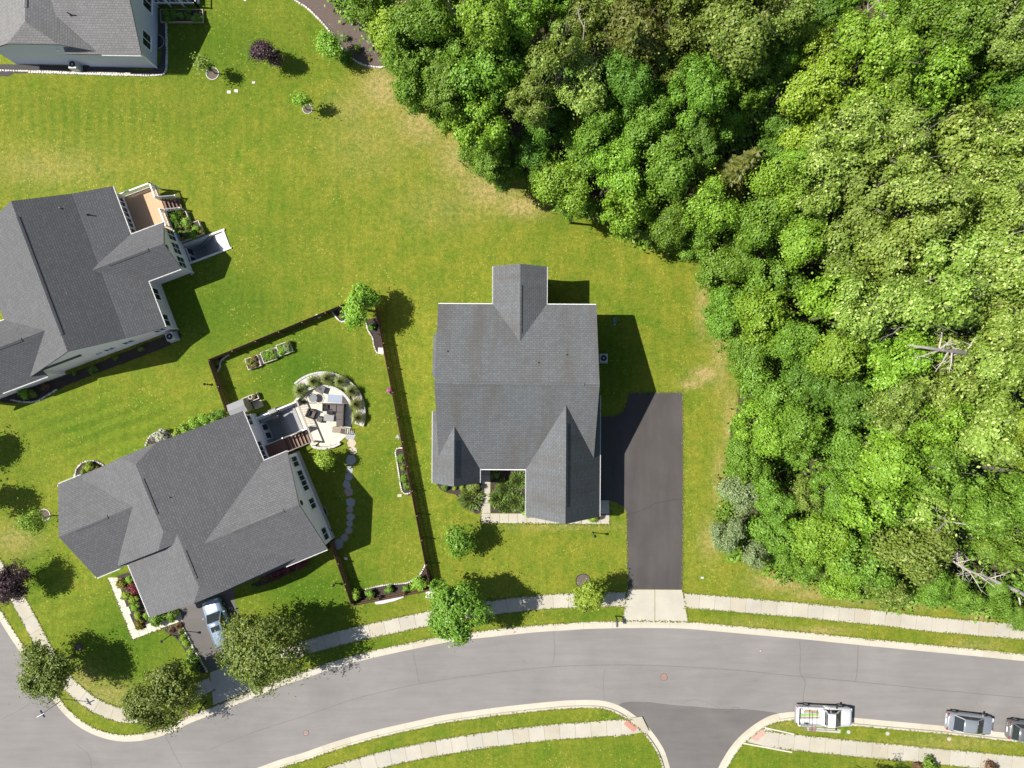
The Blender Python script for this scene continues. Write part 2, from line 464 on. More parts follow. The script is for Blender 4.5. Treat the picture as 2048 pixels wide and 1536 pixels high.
def lawn_mat():
    m, n, p = nodes_of('lawn_grass')
    w = coord(n, 'World')
    at = n.nodes.new('ShaderNodeVertexColor'); at.layer_name = 'turf'
    sp = n.nodes.new('ShaderNodeSeparateColor'); n.links.new(at.outputs[0], sp.inputs[0])
    big = noise(n, w, 0.13, 6, 0.68, 0.8)
    mid = noise(n, w, 0.55, 5, 0.65, 0.3)
    clump = noise(n, w, 2.6, 4, 0.7)
    fine = noise(n, w, 8.0, 3, 0.75)
    hair = noise(n, w, 34.0, 2, 0.7)
    t = mixc(n, ramp(n, big, 0.32, 0.68), (0.076, 0.146, 0.009), (0.152, 0.186, 0.020))
    t = mixc(n, ramp(n, mid, 0.35, 0.68), t, mixc(n, 0.62, t, (0.235, 0.215, 0.03)))
    # lush turf is greener and darker
    t = mixc(n, math_n(n, 'MULTIPLY', sp.outputs[1], ramp(n, mid, 0.2, 0.8, (.65,) * 3, (1.,) * 3)), t, (0.050, 0.118, 0.006))
    # mowing stripes, two directions
    def stripes(rot, period):
        mp = n.nodes.new('ShaderNodeMapping'); n.links.new(w, mp.inputs[0]); mp.inputs['Rotation'].default_value = (0, 0, rot)
        wv = n.nodes.new('ShaderNodeTexWave'); wv.wave_profile = 'SIN'; wv.bands_direction = 'X'
        n.links.new(mp.outputs[0], wv.inputs[0]); wv.inputs['Scale'].default_value = 0.314 / period
        wv.inputs['Distortion'].default_value = 3.5; wv.inputs['Detail'].default_value = 3; wv.inputs['Detail Scale'].default_value = 0.9
        return ramp(n, wv.outputs[1], 0.25, 0.75)
    t = mixc(n, math_n(n, 'MULTIPLY', math_n(n, 'MULTIPLY', stripes(0.0, 1.1), sp.outputs[2]), 0.26), t, (0.23, 0.23, 0.03))
    t = mixc(n, math_n(n, 'MULTIPLY', math_n(n, 'MULTIPLY', stripes(R(70), 1.3), at.outputs[1]), 0.42), t, (0.17, 0.225, 0.022))
    # mower streaks
    ms = n.nodes.new('ShaderNodeMapping'); n.links.new(w, ms.inputs[0]); ms.inputs['Rotation'].default_value = (0, 0, R(-6)); ms.inputs['Scale'].default_value = (1.5, 0.16, 1)
    t = mixc(n, 0.6, t, ramp(n, noise(n, ms.outputs[0], 1.0, 4, 0.65, 0.6), 0.3, 0.7, (0.78, 0.84, 0.75), (1.2, 1.13, 1.15)), 'MULTIPLY')
    # dry turf shows straw between the blades
    dr = math_n(n, 'MULTIPLY', sp.outputs[0], math_n(n, 'ADD', ramp(n, clump, 0.3, 0.7), 0.5))
    dr = math_n(n, 'MINIMUM', math_n(n, 'MULTIPLY', dr, 1.0), 1.0)
    t = mixc(n, dr, t, mixc(n, fine, (0.22, 0.185, 0.065), (0.40, 0.32, 0.15)))
    # grain of the turf
    t = mixc(n, 0.75, t, ramp(n, clump, 0.3, 0.72, (0.60, 0.70, 0.55), (1.40, 1.28, 1.3)), 'MULTIPLY')
    t = mixc(n, 0.62, t, ramp(n, fine, 0.3, 0.72, (0.45, 0.54, 0.4), (1.55, 1.42, 1.45)), 'MULTIPLY')
    t = mixc(n, 0.6, t, ramp(n, hair, 0.3, 0.7, (0.55, 0.62, 0.5), (1.4, 1.35, 1.3)), 'MULTIPLY')
    # yellowed tufts and clover heads
    vo = n.nodes.new('ShaderNodeTexVoronoi'); n.links.new(w, vo.inputs['Vector']); vo.inputs['Scale'].default_value = 3.1
    spk = math_n(n, 'MULTIPLY', ramp(n, vo.outputs['Distance'], 0.12, 0.26, (1, 1, 1), (0, 0, 0)), ramp(n, noise(n, w, 0.33, 4), 0.45, 0.6))
    t = mixc(n, math_n(n, 'MULTIPLY', spk, 0.6), t, (0.40, 0.36, 0.08))
    n.links.new(t, p.inputs['Base Color'])
    p.inputs['Roughness'].default_value = 0.9
    p.inputs['Specular IOR Level'].default_value = 0.15
    hh = math_n(n, 'ADD', fine, math_n(n, 'MULTIPLY', hair, 0.6))
    bump(n, p, hh, 0.8, 0.05)
    MATS['lawn'] = m
    return m
link('lawn', build_lawn(), lawn_mat(), kind='structure')

# the wood's floor: leaf litter
FLOOR = mat('leaf_litter', (0.075, 0.05, 0.03), 0.95, 0.45, 1.2, 12, 0.3, 0.8, tint=(0.05, 0.065, 0.02))
fp = [P2(x + (14 if 600 < x < 1500 else 0), y - 10) for x, y in FOREST_PX]
q = resample(np.array(fp + [fp[0]]), 0.9)[:-1]
q += np.stack([np.interp(np.arange(len(q)), np.arange(0, len(q) + 6, 5), rng.normal(0, .45, len(np.arange(0, len(q) + 6, 5)))) for _ in (0, 1)], 1)
MB().prism([tuple(a) for a in q], -0.05, 0.006).build('forest_floor', FLOOR, kind='structure')

# ------------------------------------------------------------------ street
EDGES = []
def asphalt_mat(name, col, var=0.10, sc=(0.35, 3.0, 1), tr=0.45):
    m, n, p = nodes_of(name)
    w = coord(n, 'World')
    big = noise(n, w, 0.16, 4, 0.6, 0.5)
    mp = n.nodes.new('ShaderNodeMapping'); n.links.new(w, mp.inputs[0]); mp.inputs['Scale'].default_value = sc
    tracks = noise(n, mp.outputs[0], 0.6, 4)
    fine = noise(n, w, 42, 3, 0.8)
    t = mixc(n, ramp(n, big, 0.3, 0.7), mulc(col, 1 - var), mulc(col, 1 + var))
    t = mixc(n, tr, t, ramp(n, tracks, 0.3, 0.7, (0.86,) * 3, (1.14,) * 3), 'MULTIPLY')
    t = mixc(n, 0.5, t, ramp(n, fine, 0.3, 0.72, (0.78,) * 3, (1.22,) * 3), 'MULTIPLY')
    st = noise(n, w, 1.1, 5, 0.7, 1.0)
    t = mixc(n, math_n(n, 'MULTIPLY', ramp(n, st, 0.60, 0.8), 0.3), t, mulc(col, 0.6))
    n.links.new(t, p.inputs['Base Color']); p.inputs['Roughness'].default_value = 0.88
    p.inputs['Specular IOR Level'].default_value = 0.3
    bump(n, p, fine, 0.3, 0.008)
    MATS[name] = m
    return m
ASPH = asphalt_mat('asphalt_street', (0.190, 0.178, 0.170))
ASPH2 = asphalt_mat('asphalt_side_street', (0.125, 0.115, 0.110), 0.14)
ASPHD = asphalt_mat('asphalt_drive', (0.064, 0.057, 0.055), 0.16, (1.6, 0.22, 1), 0.8)
ASPHC = asphalt_mat('asphalt_drive_pale', (0.115, 0.105, 0.10), 0.1)
SEAL = mat('crack_sealer', (0.13, 0.118, 0.11), 0.7, 0.25, 2, 20)
ZR = -0.12
def flat_mesh(name, poly, z):
    vs = [Vector(p) for p in poly]; n = len(vs)
    ov, oe, of, *_ = delaunay_2d_cdt(vs, [(i, (i + 1) % n) for i in range(n)], [list(range(n))], 1, 1e-5)
    me = bpy.data.meshes.new(name)
    me.from_pydata([(v[0], v[1], z) for v in ov], [], [tuple(f) for f in of])
    bm = bmesh.new(); bm.from_mesh(me)
    for f in bm.faces:
        if f.normal.z < 0: f.normal_flip()
    bm.to_mesh(me); bm.free()
    return me
road = link('road', flat_mesh('road', np.vstack([offset(L1, .3), offset(L2R, .3), offset(L2L, .3), [P2(-310, 1690)]]), ZR), ASPH, kind='structure')
# newer, darker surface of the side street
inL = L2L[::-1]
def near(q, px, py): return int(np.argmin(np.linalg.norm(q - np.array(P2(px, py)), axis=1)))
a0, a1 = near(L2L, 1242, 1412), 0
b0 = near(L2R, 1552, 1429)
edge = [P2(*p) for p in ((1243, 1407), (1262, 1404), (1297, 1405), (1345, 1411), (1400, 1415), (1440, 1419), (1490, 1419), (1528, 1423), (1553, 1427))]
link('side_street', flat_mesh('side_street', [tuple(p) for p in L2L[a1:a0 + 1]] + edge + [tuple(p) for p in L2R[b0:]], ZR + 0.004), ASPH2, kind='structure')
def crack(pts, w, z, name='crack', jitter=0.02, parent=road, m_=SEAL):
    q = smooth_line(pts, 0.25); q = q + rng.normal(0, jitter, q.shape)
    m = MB()
    l, r_ = offset(q, w / 2), offset(q, -w / 2)
    m.add([(p[0], p[1], z) for p in l] + [(p[0], p[1], z) for p in r_], [(i, len(q) + i, len(q) + i + 1, i + 1) for i in range(len(q) - 1)])
    return m.build(name, m_, parent)
crack([(420, 1500), (506, 1466), (611, 1432), (699, 1402), (755, 1387), (841, 1368), (930, 1354), (1020, 1343), (1100, 1335), (1180, 1331.5), (1260, 1331), (1337, 1333), (1469, 1341), (1620, 1356), (1712, 1364), (1878, 1381), (2048, 1397), (2200, 1412)], .055, ZR + .003, 'seam', .006)
for pts, w_ in (([(825, 1307), (832, 1335), (838, 1367)], .04), ([(1107, 1263), (1110, 1300), (1105, 1332)], .035), ([(1600, 1281), (1602, 1315), (1601, 1346), (1612, 1363), (1609, 1380), (1607, 1405)], .06), ([(1718, 1291), (1716, 1330), (1713, 1364)], .06), ([(1210, 1340), (1207, 1370), (1209, 1398)], .03), ([(0, 1440), (40, 1420), (70, 1402), (116, 1408)], .035), ([(330, 1475), (345, 1505), (362, 1536)], .03), ([(150, 1490), (175, 1510), (182, 1540)], .03), ([(1437, 1417), (1447, 1423), (1464, 1418), (1467, 1415), (1476, 1416), (1484, 1422), (1491, 1427)], .06), ([(1362, 1407), (1385, 1401), (1405, 1403), (1437, 1416)], .025)):
    crack(pts, w_, ZR + .007)

# ------------------------------------------------------------------ kerbs and pavements, each cast section a piece of its own
def kerb(q, name, sec=2.95, low=()):
    EDGES.append(offset(q, KW))
    k = thing(name, None, None, kind='structure')
    prof = [(-0.015, -0.14), (0.0, ZR + 0.006), (0.50, ZR + 0.012), (0.545, 0.005), (0.57, 0.022), (KW, 0.022), (KW, -0.2)]
    proflow = [(-0.015, -0.14), (0.0, ZR + 0.006), (0.30, ZR + 0.02), (0.545, -0.02), (0.57, 0.006), (KW, 0.010), (KW, -0.2)]
    fine = resample(q, 0.25)
    n = int(sec / 0.25)
    for i in range(0, len(fine) - 2, n):
        s = fine[i:i + n + 1]
        if len(s) < 3: continue
        a = s.copy()
        t = s[1] - s[0]; a[0] = s[0] + t / np.linalg.norm(t) * 0.012
        mid = s[len(s) // 2]
        mpx, mpy = mid[0] / PXM + 1024, 768 - mid[1] / PXM
        pr = proflow if any(x0 < mpx < x1 for x0, x1 in low) else prof
        rows = [offset(a, d) for d, z in pr]
        m = MB(); L = len(a); K = len(pr)
        vs = [(rows[j][i2][0], rows[j][i2][1], pr[j][1]) for i2 in range(L) for j in range(K)]
        fs = [(i2 * K + j, i2 * K + j + 1, (i2 + 1) * K + j + 1, (i2 + 1) * K + j) for i2 in range(L - 1) for j in range(K - 1)]
        fs += [tuple(range(K)), tuple((L - 1) * K + j for j in range(K - 1, -1, -1))]
        m.add(vs, fs)
        m.build('kerb_section', CONC2 if random.random() < .8 else CONC, k)
kerb(L1, 'kerb', low=((415, 510), (1243, 1378)))
kerb(L2R, 'kerb', low=((1480, 1530),))
kerb(L2L, 'kerb', low=((1262, 1292),))

JOINT = mat('slab_joint', (0.14, 0.12, 0.09), 0.95, 0.2)
SLABM = [mat('concrete_slab_%s' % nm, c, 0.85, 0.17, 0.5, 26, 0.08, 0.25) for nm, c in (('plain', (0.375, 0.345, 0.275)), ('pale', (0.39, 0.362, 0.298)), ('warm', (0.365, 0.33, 0.257)), ('grey', (0.37, 0.345, 0.285)))]
def pavement(pts, width, sec, name, z=0.022, mats=SLABM, gap=0.022, part='slab', step=0.25, base=True):
    """pts: photo points of one edge; the strip lies to the right of travel"""
    q = smooth_line(pts, step)
    r_ = offset(q, -width)
    EDGES.extend([q, r_])
    k = thing(name, None, None, kind='structure')
    if base:
        m = MB(); n = len(q)
        m.add([(p[0], p[1], .008) for p in offset(q, -.03)] + [(p[0], p[1], .008) for p in offset(q, -width + .03)], [(i, n + i, n + i + 1, i + 1) for i in range(n - 1)])
        m.build('joint_bed', JOINT, k)
    n = max(1, int(round(sec / step)))
    for i in range(0, len(q) - 1, n):
        a, b = q[i:i + n + 1].copy(), r_[i:i + n + 1].copy()
        if len(a) < 2: continue
        for e in (a, b):
            t = e[1] - e[0]; e[0] += t / np.linalg.norm(t) * gap / 2
            t = e[-1] - e[-2]; e[-1] -= t / np.linalg.norm(t) * gap / 2
        dz = random.uniform(-.002, .002)
        MB().prism([tuple(p) for p in a] + [tuple(p) for p in b[::-1]], -0.08, z + dz).build(part, random.choice(mats), k)
    return k
pavement([(-120, 905), (-40, 1052), (14, 1140), (51, 1196.5), (103.6, 1293), (128, 1332), (155, 1365), (199, 1399), (247, 1416.5), (290, 1415), (330, 1400), (392, 1367), (417, 1354)], 1.36, 1.5, 'sidewalk')
pavement([(498, 1323), (560, 1298), (613.5, 1280), (656, 1267.5), (727, 1250), (784, 1237.7), (860.5, 1221.5), (920, 1210), (984, 1201), (1079.6, 1190), (1142.5, 1186.5), (1200, 1184.5), (1251, 1184)], 1.38, 1.5, 'sidewalk')
pavement([(1368.5, 1186), (1469, 1194), (1560, 1202), (1620, 1207), (1672.6, 1212.6), (1768, 1222), (1858.6, 1233), (2008, 1246), (2300, 1272)], 1.42, 1.5, 'sidewalk')
pavement([(480, 1594), (560, 1566), (650, 1536), (707, 1518.7), (764, 1503), (823.6, 1490), (880, 1479), (968, 1464.7), (1020, 1458), (1100, 1449), (1186, 1443), (1240, 1439), (1264, 1440)], 1.5, 1.5, 'sidewalk')
pavement([(1528, 1462), (1587, 1468.5), (1680, 1478), (1795, 1489), (1900, 1499), (2048, 1513), (2300, 1537)], 1.52, 1.5, 'sidewalk')
# tactile pads at the kerb ramps
PADM = mat('tactile_red', (0.40, 0.19, 0.15), 0.8, 0.12)
PADM2 = mat('tactile_pink', (0.42, 0.27, 0.22), 0.8, 0.12)
def quad(pts, z0, z1, name, m, parent=None, h=0.0, **kw):
    return MB().prism([P2(x, y, h) for x, y in pts], z0, z1).build(name, m, parent, **kw)
for pts, m_, lb in ((((1254, 1438), (1276, 1455), (1267, 1464), (1247, 1448)), PADM, 'red studded tactile pad left of the side street'), (((1500, 1476), (1523, 1456), (1532, 1467), (1513, 1483)), PADM2, 'faded pink tactile pad right of the side street')):
    t_ = thing('tactile_pad', lb, 'tactile pad', (*P2(*pts[0]), 0))
    o_ = P(*pts[0])
    c = [P(x, y) - o_ for x, y in pts]
    MB().prism([(a.x, a.y) for a in c], 0.0, 0.030).build('pad', m_, t_)
    m = MB()
    for i in range(1, 12):
        for j in range(1, 6):
            a = c[0].lerp(c[1], i / 12); b = c[3].lerp(c[2], i / 12); p_ = a.lerp(b, j / 6)
            m.cyl((p_.x, p_.y), .02, .03, .036, 6)
    m.build('studs', m_, t_, kind='stuff')
quad([(1228, 1441), (1284, 1433), (1298, 1462), (1228, 1474)], -.05, .017, 'ramp', SLABM[2], kind='structure')
quad([(1488, 1482), (1528, 1452), (1548, 1464), (1546, 1496)], -.05, .017, 'ramp', SLABM[1], kind='structure')
# ramp cheek kerbs of the right-hand corner
for a, b in (((1486, 1486), (1584, 1504)), ((1530, 1455), (1588, 1468))):
    m = MB().bar(P(*a, .0), P(*b, .0), .13, .14)
    m.build('ramp_kerb', CONC3, kind='structure')

# ------------------------------------------------------------------ driveways, walks
drive = quad([(1258, 785), (1365, 785), (1366, 1000), (1364.5, 1179), (1256, 1178), (1253, 1024), (1247, 1014), (1232, 1006), (1220, 1001), (1120, 1001), (1120, 833), (1202, 833), (1228, 831), (1241, 826), (1250, 814), (1254, 800)], -.05, .012, 'driveway', ASPHD, kind='structure')
crack([(1255, 1030), (1290, 1018), (1320, 1005), (1364, 998)], .04, .015, jitter=.03, parent=drive, m_=mat('drive_crack', (0.035, 0.032, 0.03), 0.9))
quad([(352, 1212), (468, 1172), (470, 1205), (483, 1242), (502, 1309), (420, 1343.5), (385, 1285)], -.05, .012, 'driveway', ASPHC, kind='structure')
def slab_field(name, quads, m=SLABM, z=.020, part='slab'):
    k = thing(name, None, None, kind='structure')
    for qd in quads:
        c = np.array([P2(*p) for p in qd]); ce = c.mean(0)
        c = ce + (c - ce) * (1 - 0.02 / np.linalg.norm(c[0] - ce))
        MB().prism([tuple(p) for p in c], -.06, z + random.uniform(-.002, .002)).build(part, random.choice(m), k)
    return k
slab_field('driveway_apron', [[(1256, 1179), (1309.5, 1179), (1309.5, 1242), (1244, 1242)], [(1310, 1179), (1364.5, 1179.5), (1376, 1243), (1310, 1242)]], [SLABM[1]])
slab_field('driveway_apron', [[(420, 1345), (463, 1328), (472, 1392), (427, 1411)], [(463, 1328), (503, 1312), (515, 1375), (472, 1392)]], [SLABM[1]])
def strip_quads(a0, a1, b0, b1, n):
    out = []
    L = lambda p, q_, t: (p[0] + (q_[0] - p[0]) * t, p[1] + (q_[1] - p[1]) * t)
    for i in range(n):
        out.append([L(a0, a1, i / n), L(a0, a1, (i + 1) / n), L(b0, b1, (i + 1) / n), L(b0, b1, i / n)])
    return out
slab_field('front_walk', strip_quads((962, 930), (962, 1026.5), (980.5, 930), (980.5, 1026.5), 5) + strip_quads((962, 1026.5), (1219, 1028.5), (962, 1046), (1219, 1048.5), 14) + strip_quads((1195, 1000.5), (1219, 1000.5), (1195, 1028), (1219, 1028), 1), [SLABM[0], SLABM[1]])
slab_field('front_walk', strip_quads((215.5, 1155), (258, 1262), (236, 1155), (273.5, 1256), 7) + [[(258, 1262), (273.5, 1256), (281, 1273), (265.5, 1279.5)]] + strip_quads((273.5, 1256), (361, 1223), (281, 1273), (366, 1243), 5), [CONC3])
# pad between kerb and pavement by the pickup
slab_field('utility_pad', [[(1613.5, 1454), (1682, 1459), (1681, 1466.5), (1614, 1461)]], [SLABM[3]])

for pts in ([(1258, 785), (1365, 785)], [(1365.5, 785), (1366.5, 1000), (1365, 1179)], [(1256, 1178), (1254, 1100), (1253, 1024)], [(1247, 1014), (1232, 1006), (1220, 1001)], [(1202, 833), (1228, 831), (1241, 826), (1250, 814), (1256, 798), (1258, 786)], [(962, 1046.5), (1090, 1047.5), (1219, 1049)], [(961.5, 1020), (961.5, 1046)], [(1219.5, 1001), (1219.5, 1048)], [(1244, 1241), (1250, 1210), (1255.5, 1179)], [(1365, 1179), (1371, 1210), (1376.5, 1242)], [(215, 1155), (240, 1217), (265, 1280)], [(265.5, 1280), (310, 1263), (366, 1244)], [(483, 1242), (492, 1275), (502, 1309)]):
    EDGES.append(smooth_line(pts, .2))
# ------------------------------------------------------------------ houses
def top_polys(axis, t0, t1, prof, clip0=None, clip1=None):
    """roof planes of a gable roof; prof = [(s, h), ...] across the ridge; clip = (run, base height) for a clipped gable"""
    X = (lambda t, s, h: (t, s, h)) if axis == 'u' else (lambda t, s, h: (s, t, h))
    if not clip0 and not clip1:
        return [[X(t0, *prof[i]), X(t1, *prof[i]), X(t1, *prof[i + 1]), X(t0, *prof[i + 1])] for i in range(len(prof) - 1)]
    (s0, h0), (sr, hr), (s1, h1) = prof
    at = lambda sa, ha, hb: sr + (sa - sr) * (hr - hb) / (hr - ha)
    ends = []
    for te, cl, sg in ((t0, clip0, 1), (t1, clip1, -1)):
        if cl: ends.append(dict(apex=(te + sg * cl[0], sr, hr), L=(te, at(s0, h0, cl[1]), cl[1]), Rr=(te, at(s1, h1, cl[1]), cl[1]), te=te))
        else: ends.append(dict(apex=(te, sr, hr), te=te))
    a, b = ends
    left = [(a['te'], s0, h0), (b['te'], s0, h0)] + ([b['L']] if 'L' in b else []) + [b['apex'], a['apex']] + ([a['L']] if 'L' in a else [])
    right = [(a['te'], s1, h1)] + ([a['Rr']] if 'L' in a else []) + [a['apex'], b['apex']] + ([b['Rr']] if 'L' in b else []) + [(b['te'], s1, h1)]
    out = [left, right] + [[e['L'], e['apex'], e['Rr']] for e in ends if 'L' in e]
    return [[X(*p) for p in poly] for poly in out]

def solid(polys, zb, name, uv=False):
    key, vs, fs = {}, [], []
    def vid(p):
        k = tuple(round(c, 4) for c in p)
        if k not in key: key[k] = len(vs); vs.append(p)
        return key[k]
    for poly in polys:
        n = Vector((0, 0, 0))
        for i in range(len(poly)):
            a, b = Vector(poly[i]), Vector(poly[(i + 1) % len(poly)])
            n += a.cross(b)
        if n.z < 0: poly = poly[::-1]
        fs.append([vid(p) for p in poly])
    N = len(vs)
    bot = [(x, y, zb(z)) for x, y, z in vs]
    edges = {}
    for f in fs:
        for i in range(len(f)): edges[(f[i], f[(i + 1) % len(f)])] = 1
    sides = [(b, a, a + N, b + N) for (a, b) in edges if (b, a) not in edges]
    me = bpy.data.meshes.new(name)
    me.from_pydata(vs + bot, [], [tuple(f) for f in fs] + [tuple(i + N for i in f[::-1]) for f in fs] + sides)
    if uv:
        lay = me.uv_layers.new(name='UVMap')
        for pl in me.polygons:
            n = pl.normal
            e = Vector((0, 0, 1)).cross(n)
            e = e.normalized() if e.length > 1e-3 else Vector((1, 0, 0))
            f = n.cross(e)
            for li in pl.loop_indices:
                c = me.vertices[me.loops[li].vertex_index].co
                lay.data[li].uv = (c.dot(e), c.dot(f))
    me.update()
    return me

def inset(prof, ov):
    p = [list(q) for q in prof]
    for i, j in ((0, 1), (-1, -2)):
        (s, h), (s2, h2) = prof[i], prof[j]
        d = ov / abs(s2 - s)
        p[i] = [s + (s2 - s) * d, h + (h2 - h) * d]
    return [tuple(q) for q in p]

class House:
    def __init__(s, name, label, fr, roofm, wallm):
        s.root = thing(name, label, 'house', fr[0], fr[1]); s.fr = fr; s.roofm = roofm; s.wallm = wallm
    def gable(s, axis, t0, t1, prof, clip0=None, clip1=None, ovE=.34, ovR=.28, wall0=0.0, gutters=(0, 1), vent=None, walls=True, th=.16):
        ro = link('roof', solid(top_polys(axis, t0, t1, prof, clip0, clip1), lambda z: z - th, 'roof', True), s.roofm, s.root)
        if walls:
            ip = inset(prof, ovE)
            c0 = clip0 and (clip0[0] * .96, clip0[1] - .02); c1 = clip1 and (clip1[0] * .96, clip1[1] - .02)
            pl = [[(x, y, z - th - .01) for x, y, z in q_] for q_ in top_polys(axis, t0 + ovR, t1 - ovR, ip, clip0 and (clip0[0] - ovR * .6, clip0[1]), clip1 and (clip1[0] - ovR * .6, clip1[1]))]
            link('wall', solid(pl, lambda z: wall0, 'wall'), s.wallm, s.root)
        X = (lambda t, q_, h: Vector((t, q_, h))) if axis == 'u' else (lambda t, q_, h: Vector((q_, t, h)))
        for g in gutters:
            s_, h_ = prof[0] if g == 0 else prof[-1]
            sg = -1 if s_ < prof[1 if g == 0 else -2][0] else 1
            s.gutter(X(t0 + .02, s_ + sg * .045, h_ - .075), X(t1 - .02, s_ + sg * .045, h_ - .075), ro)
        if vent:
            i = max(range(len(prof)), key=lambda k: prof[k][1])
            sr, hr = prof[i]
            sl0 = (hr - prof[i - 1][1]) / abs(sr - prof[i - 1][0]); sl1 = (hr - prof[i + 1][1]) / abs(prof[i + 1][0] - sr)
            d = .17
            sec = [(sr - d, hr - sl0 * d + .055), (sr, hr + .062), (sr + d, hr - sl1 * d + .055)]
            me = solid(top_polys(axis, vent[0], vent[1], sec), lambda z: z - .075, 'ridge_vent', True)
            link('ridge_vent', me, s.roofm, ro)
        return ro
    def gutter(s, a, b, parent):
        m = MB()
        d = (b - a).normalized(); x = Vector((-d.y, d.x, 0)) * .026
        for o, w, h, dz in ((x, .014, .11, 0), (-x, .014, .11, 0), (Vector((0, 0, 0)), .055, .015, -.05)):
            m.bar(a + o + Vector((0, 0, dz)), b + o + Vector((0, 0, dz)), w, h)
        m.build('gutter', WHITE, parent)
    def pipe(s, ro, px, py, h, tall=.45):
        p = P(px, py, h + tall)
        c, sn = math.cos(-s.fr[1]), math.sin(-s.fr[1])
        d = p - s.fr[0]
        u, v = d.x * c - d.y * sn, d.x * sn + d.y * c
        m = MB().cyl((u, v), .055, h - .15, h + tall, 10).cyl((u, v), .12, h - .05, h + .06, 10, .06)
        m.build('vent_pipe', PIPE, ro)
    def window(s, face, a, b, z, w, h, panes=2, shutter=False, name='window', frame=WHITE, grid=False):
        """face 'u' / 'v': wall plane at that coordinate a (sign of outward side), b = position along the wall"""
        ax, sg = face[0], (1 if face[1] == '+' else -1)
        X = (lambda o, t, zz: Vector((a + sg * o, t, zz))) if ax == 'u' else (lambda o, t, zz: Vector((t, a + sg * o, zz)))
        m = MB(); fw = .065
        up = Vector((1, 0, 0)) if ax == 'u' else Vector((0, 1, 0))
        z0, z1 = z - h / 2, z + h / 2
        m.bar(X(.03, b - w / 2, z0), X(.03, b + w / 2, z0), fw, .09); m.bar(X(.03, b - w / 2, z1), X(.03, b + w / 2, z1), fw, .09)
        for k in range(panes + 1):
            t = b - w / 2 + w * k / panes
            m.bar(X(.028, t, z0 + .045), X(.028, t, z1 - .045), .05, .06, up)
        m.bar(X(.06, b - w / 2 - .06, z0 - .05), X(.06, b + w / 2 + .06, z0 - .05), .14, .04)
        f = m.build(name, frame, s.root)
        for k in range(panes):
            t = b - w / 2 + w * (k + .5) / panes
            p = X(.02, t, z)
            d = (.012, w / panes - .04, h - .05) if ax == 'u' else (w / panes - .04, .012, h - .05)
            MB().box(p, d).build('pane', GLASS, f)
            if grid:
                MB().bar(X(.03, t - w / panes / 2 + .04, z), X(.03, t + w / panes / 2 - .04, z), .03, .03).build('muntin', frame, f)
        return f
    def door(s, face, a, b, z0, w, h, m_, leaves=1, glass=True):
        ax, sg = face[0], (1 if face[1] == '+' else -1)
        X = (lambda o, t, zz: Vector((a + sg * o, t, zz))) if ax == 'u' else (lambda o, t, zz: Vector((t, a + sg * o, zz)))
        D = (lambda o, t, zz: (o, t, zz)) if ax == 'u' else (lambda o, t, zz: (t, o, zz))
        d = MB().box(X(.03, b, z0 + h / 2), D(.07, w, h)).build('door', m_, s.root)
        for k in range(leaves):
            t = b - w / 2 + w * (k + .5) / leaves
            if glass: MB().box(X(.07, t, z0 + h * .58), D(.015, w / leaves - .3, h * .6)).build('pane', GLASS, d)
        MB().box(X(.09, b + (.06 if leaves > 1 else w * .38), z0 + 1.0), D(.06, .05, .12)).build('handle', DARK, d)
        return d

PIPE = mat('lead_pipe', (0.10, 0.10, 0.10), 0.6, 0.2)
RA = shingle_mat('shingles_blue_grey', (0.112, 0.118, 0.122), 0.5)
RB = shingle_mat('shingles_charcoal', (0.102, 0.103, 0.107))
RC = shingle_mat('shingles_grey', (0.112, 0.112, 0.115))
RD = shingle_mat('shingles_warm_grey', (0.165, 0.162, 0.160))
SA = siding_mat('siding_sand', (0.45, 0.42, 0.36))
SB = siding_mat('siding_cream', (0.84, 0.78, 0.82))
SC = siding_mat('siding_white', (0.88, 0.83, 0.88))
SD = siding_mat('siding_pale_blue', (0.54, 0.55, 0.72))

# --- house A, the one in the middle
HA = (Vector((0, 0, 0)), R(-0.35))
A = House('house', 'large grey roofed house in the middle with a wide dark driveway on its right', HA, RA, SA)
ro = A.gable('u', -6.58, 7.42, [(-7.75, 3.40), (0.0, 8.0), (7.05, 5.35)], vent=(-5.0, 6.15), gutters=(1,))
for x, y, h in ((893, 702, 6.8), (1075, 725, 7.2), (1132, 709, 6.9)): A.pipe(ro, x, y, h, .35)
A.gutter(Vector((-2.85, -7.82, 3.33)), Vector((1.32, -7.82, 3.33)), ro)
A.gable('v', -12.05, -1.0, [(1.34, 3.40), (4.68, 6.95), (8.05, 3.40)], vent=(-10.6, -3.4), gutters=(0, 1))
A.gable('v', -9.05, -2.5, [(-7.20, 3.40), (-5.04, 5.80), (-2.88, 3.40)], vent=(-8.3, -5.0), gutters=(0, 1), ovE=.30)
A.gable('v', 3.0, 10.42, [(-1.72, 5.35), (.66, 6.62), (3.02, 5.35)], vent=(4.4, 8.6), gutters=(0, 1), ovE=.30)
link('roof', solid([[(-6.98, .6, 6.1), (-6.98, 4.4, 5.2), (-6.3, 4.4, 5.5), (-6.3, .6, 7.0)]], lambda z: z - .2, 'roof', True), RA, A.root)
MB().box((-6.6, 2.5, 2.5), (.62, 3.6, 5.0)).build('bay_wall', SA, A.root)
for v_ in (-3.6, -6.4): A.window('u-', -6.28, v_ + 3, 1.8, 1.1, 1.5)
A.window('v+', 6.73, -4.4, 2.2, 1.8, 1.6); A.window('v+', 6.73, 5.0, 2.2, 1.8, 1.6); A.window('v+', 10.16, .66, 2.2, 2.0, 1.7)
for v_ in (-6.1, -9.6): A.door('u+', 7.73, v_, 0.0, 2.7, 2.3, WHITE, 1, False)
A.window('v-', -11.79, 3.2, 1.9, 1.3, 1.6); A.window('v-', -11.79, 6.2, 1.9, 1.3, 1.6); A.window('v-', -8.79, -5.04, 1.9, 1.6, 1.6)
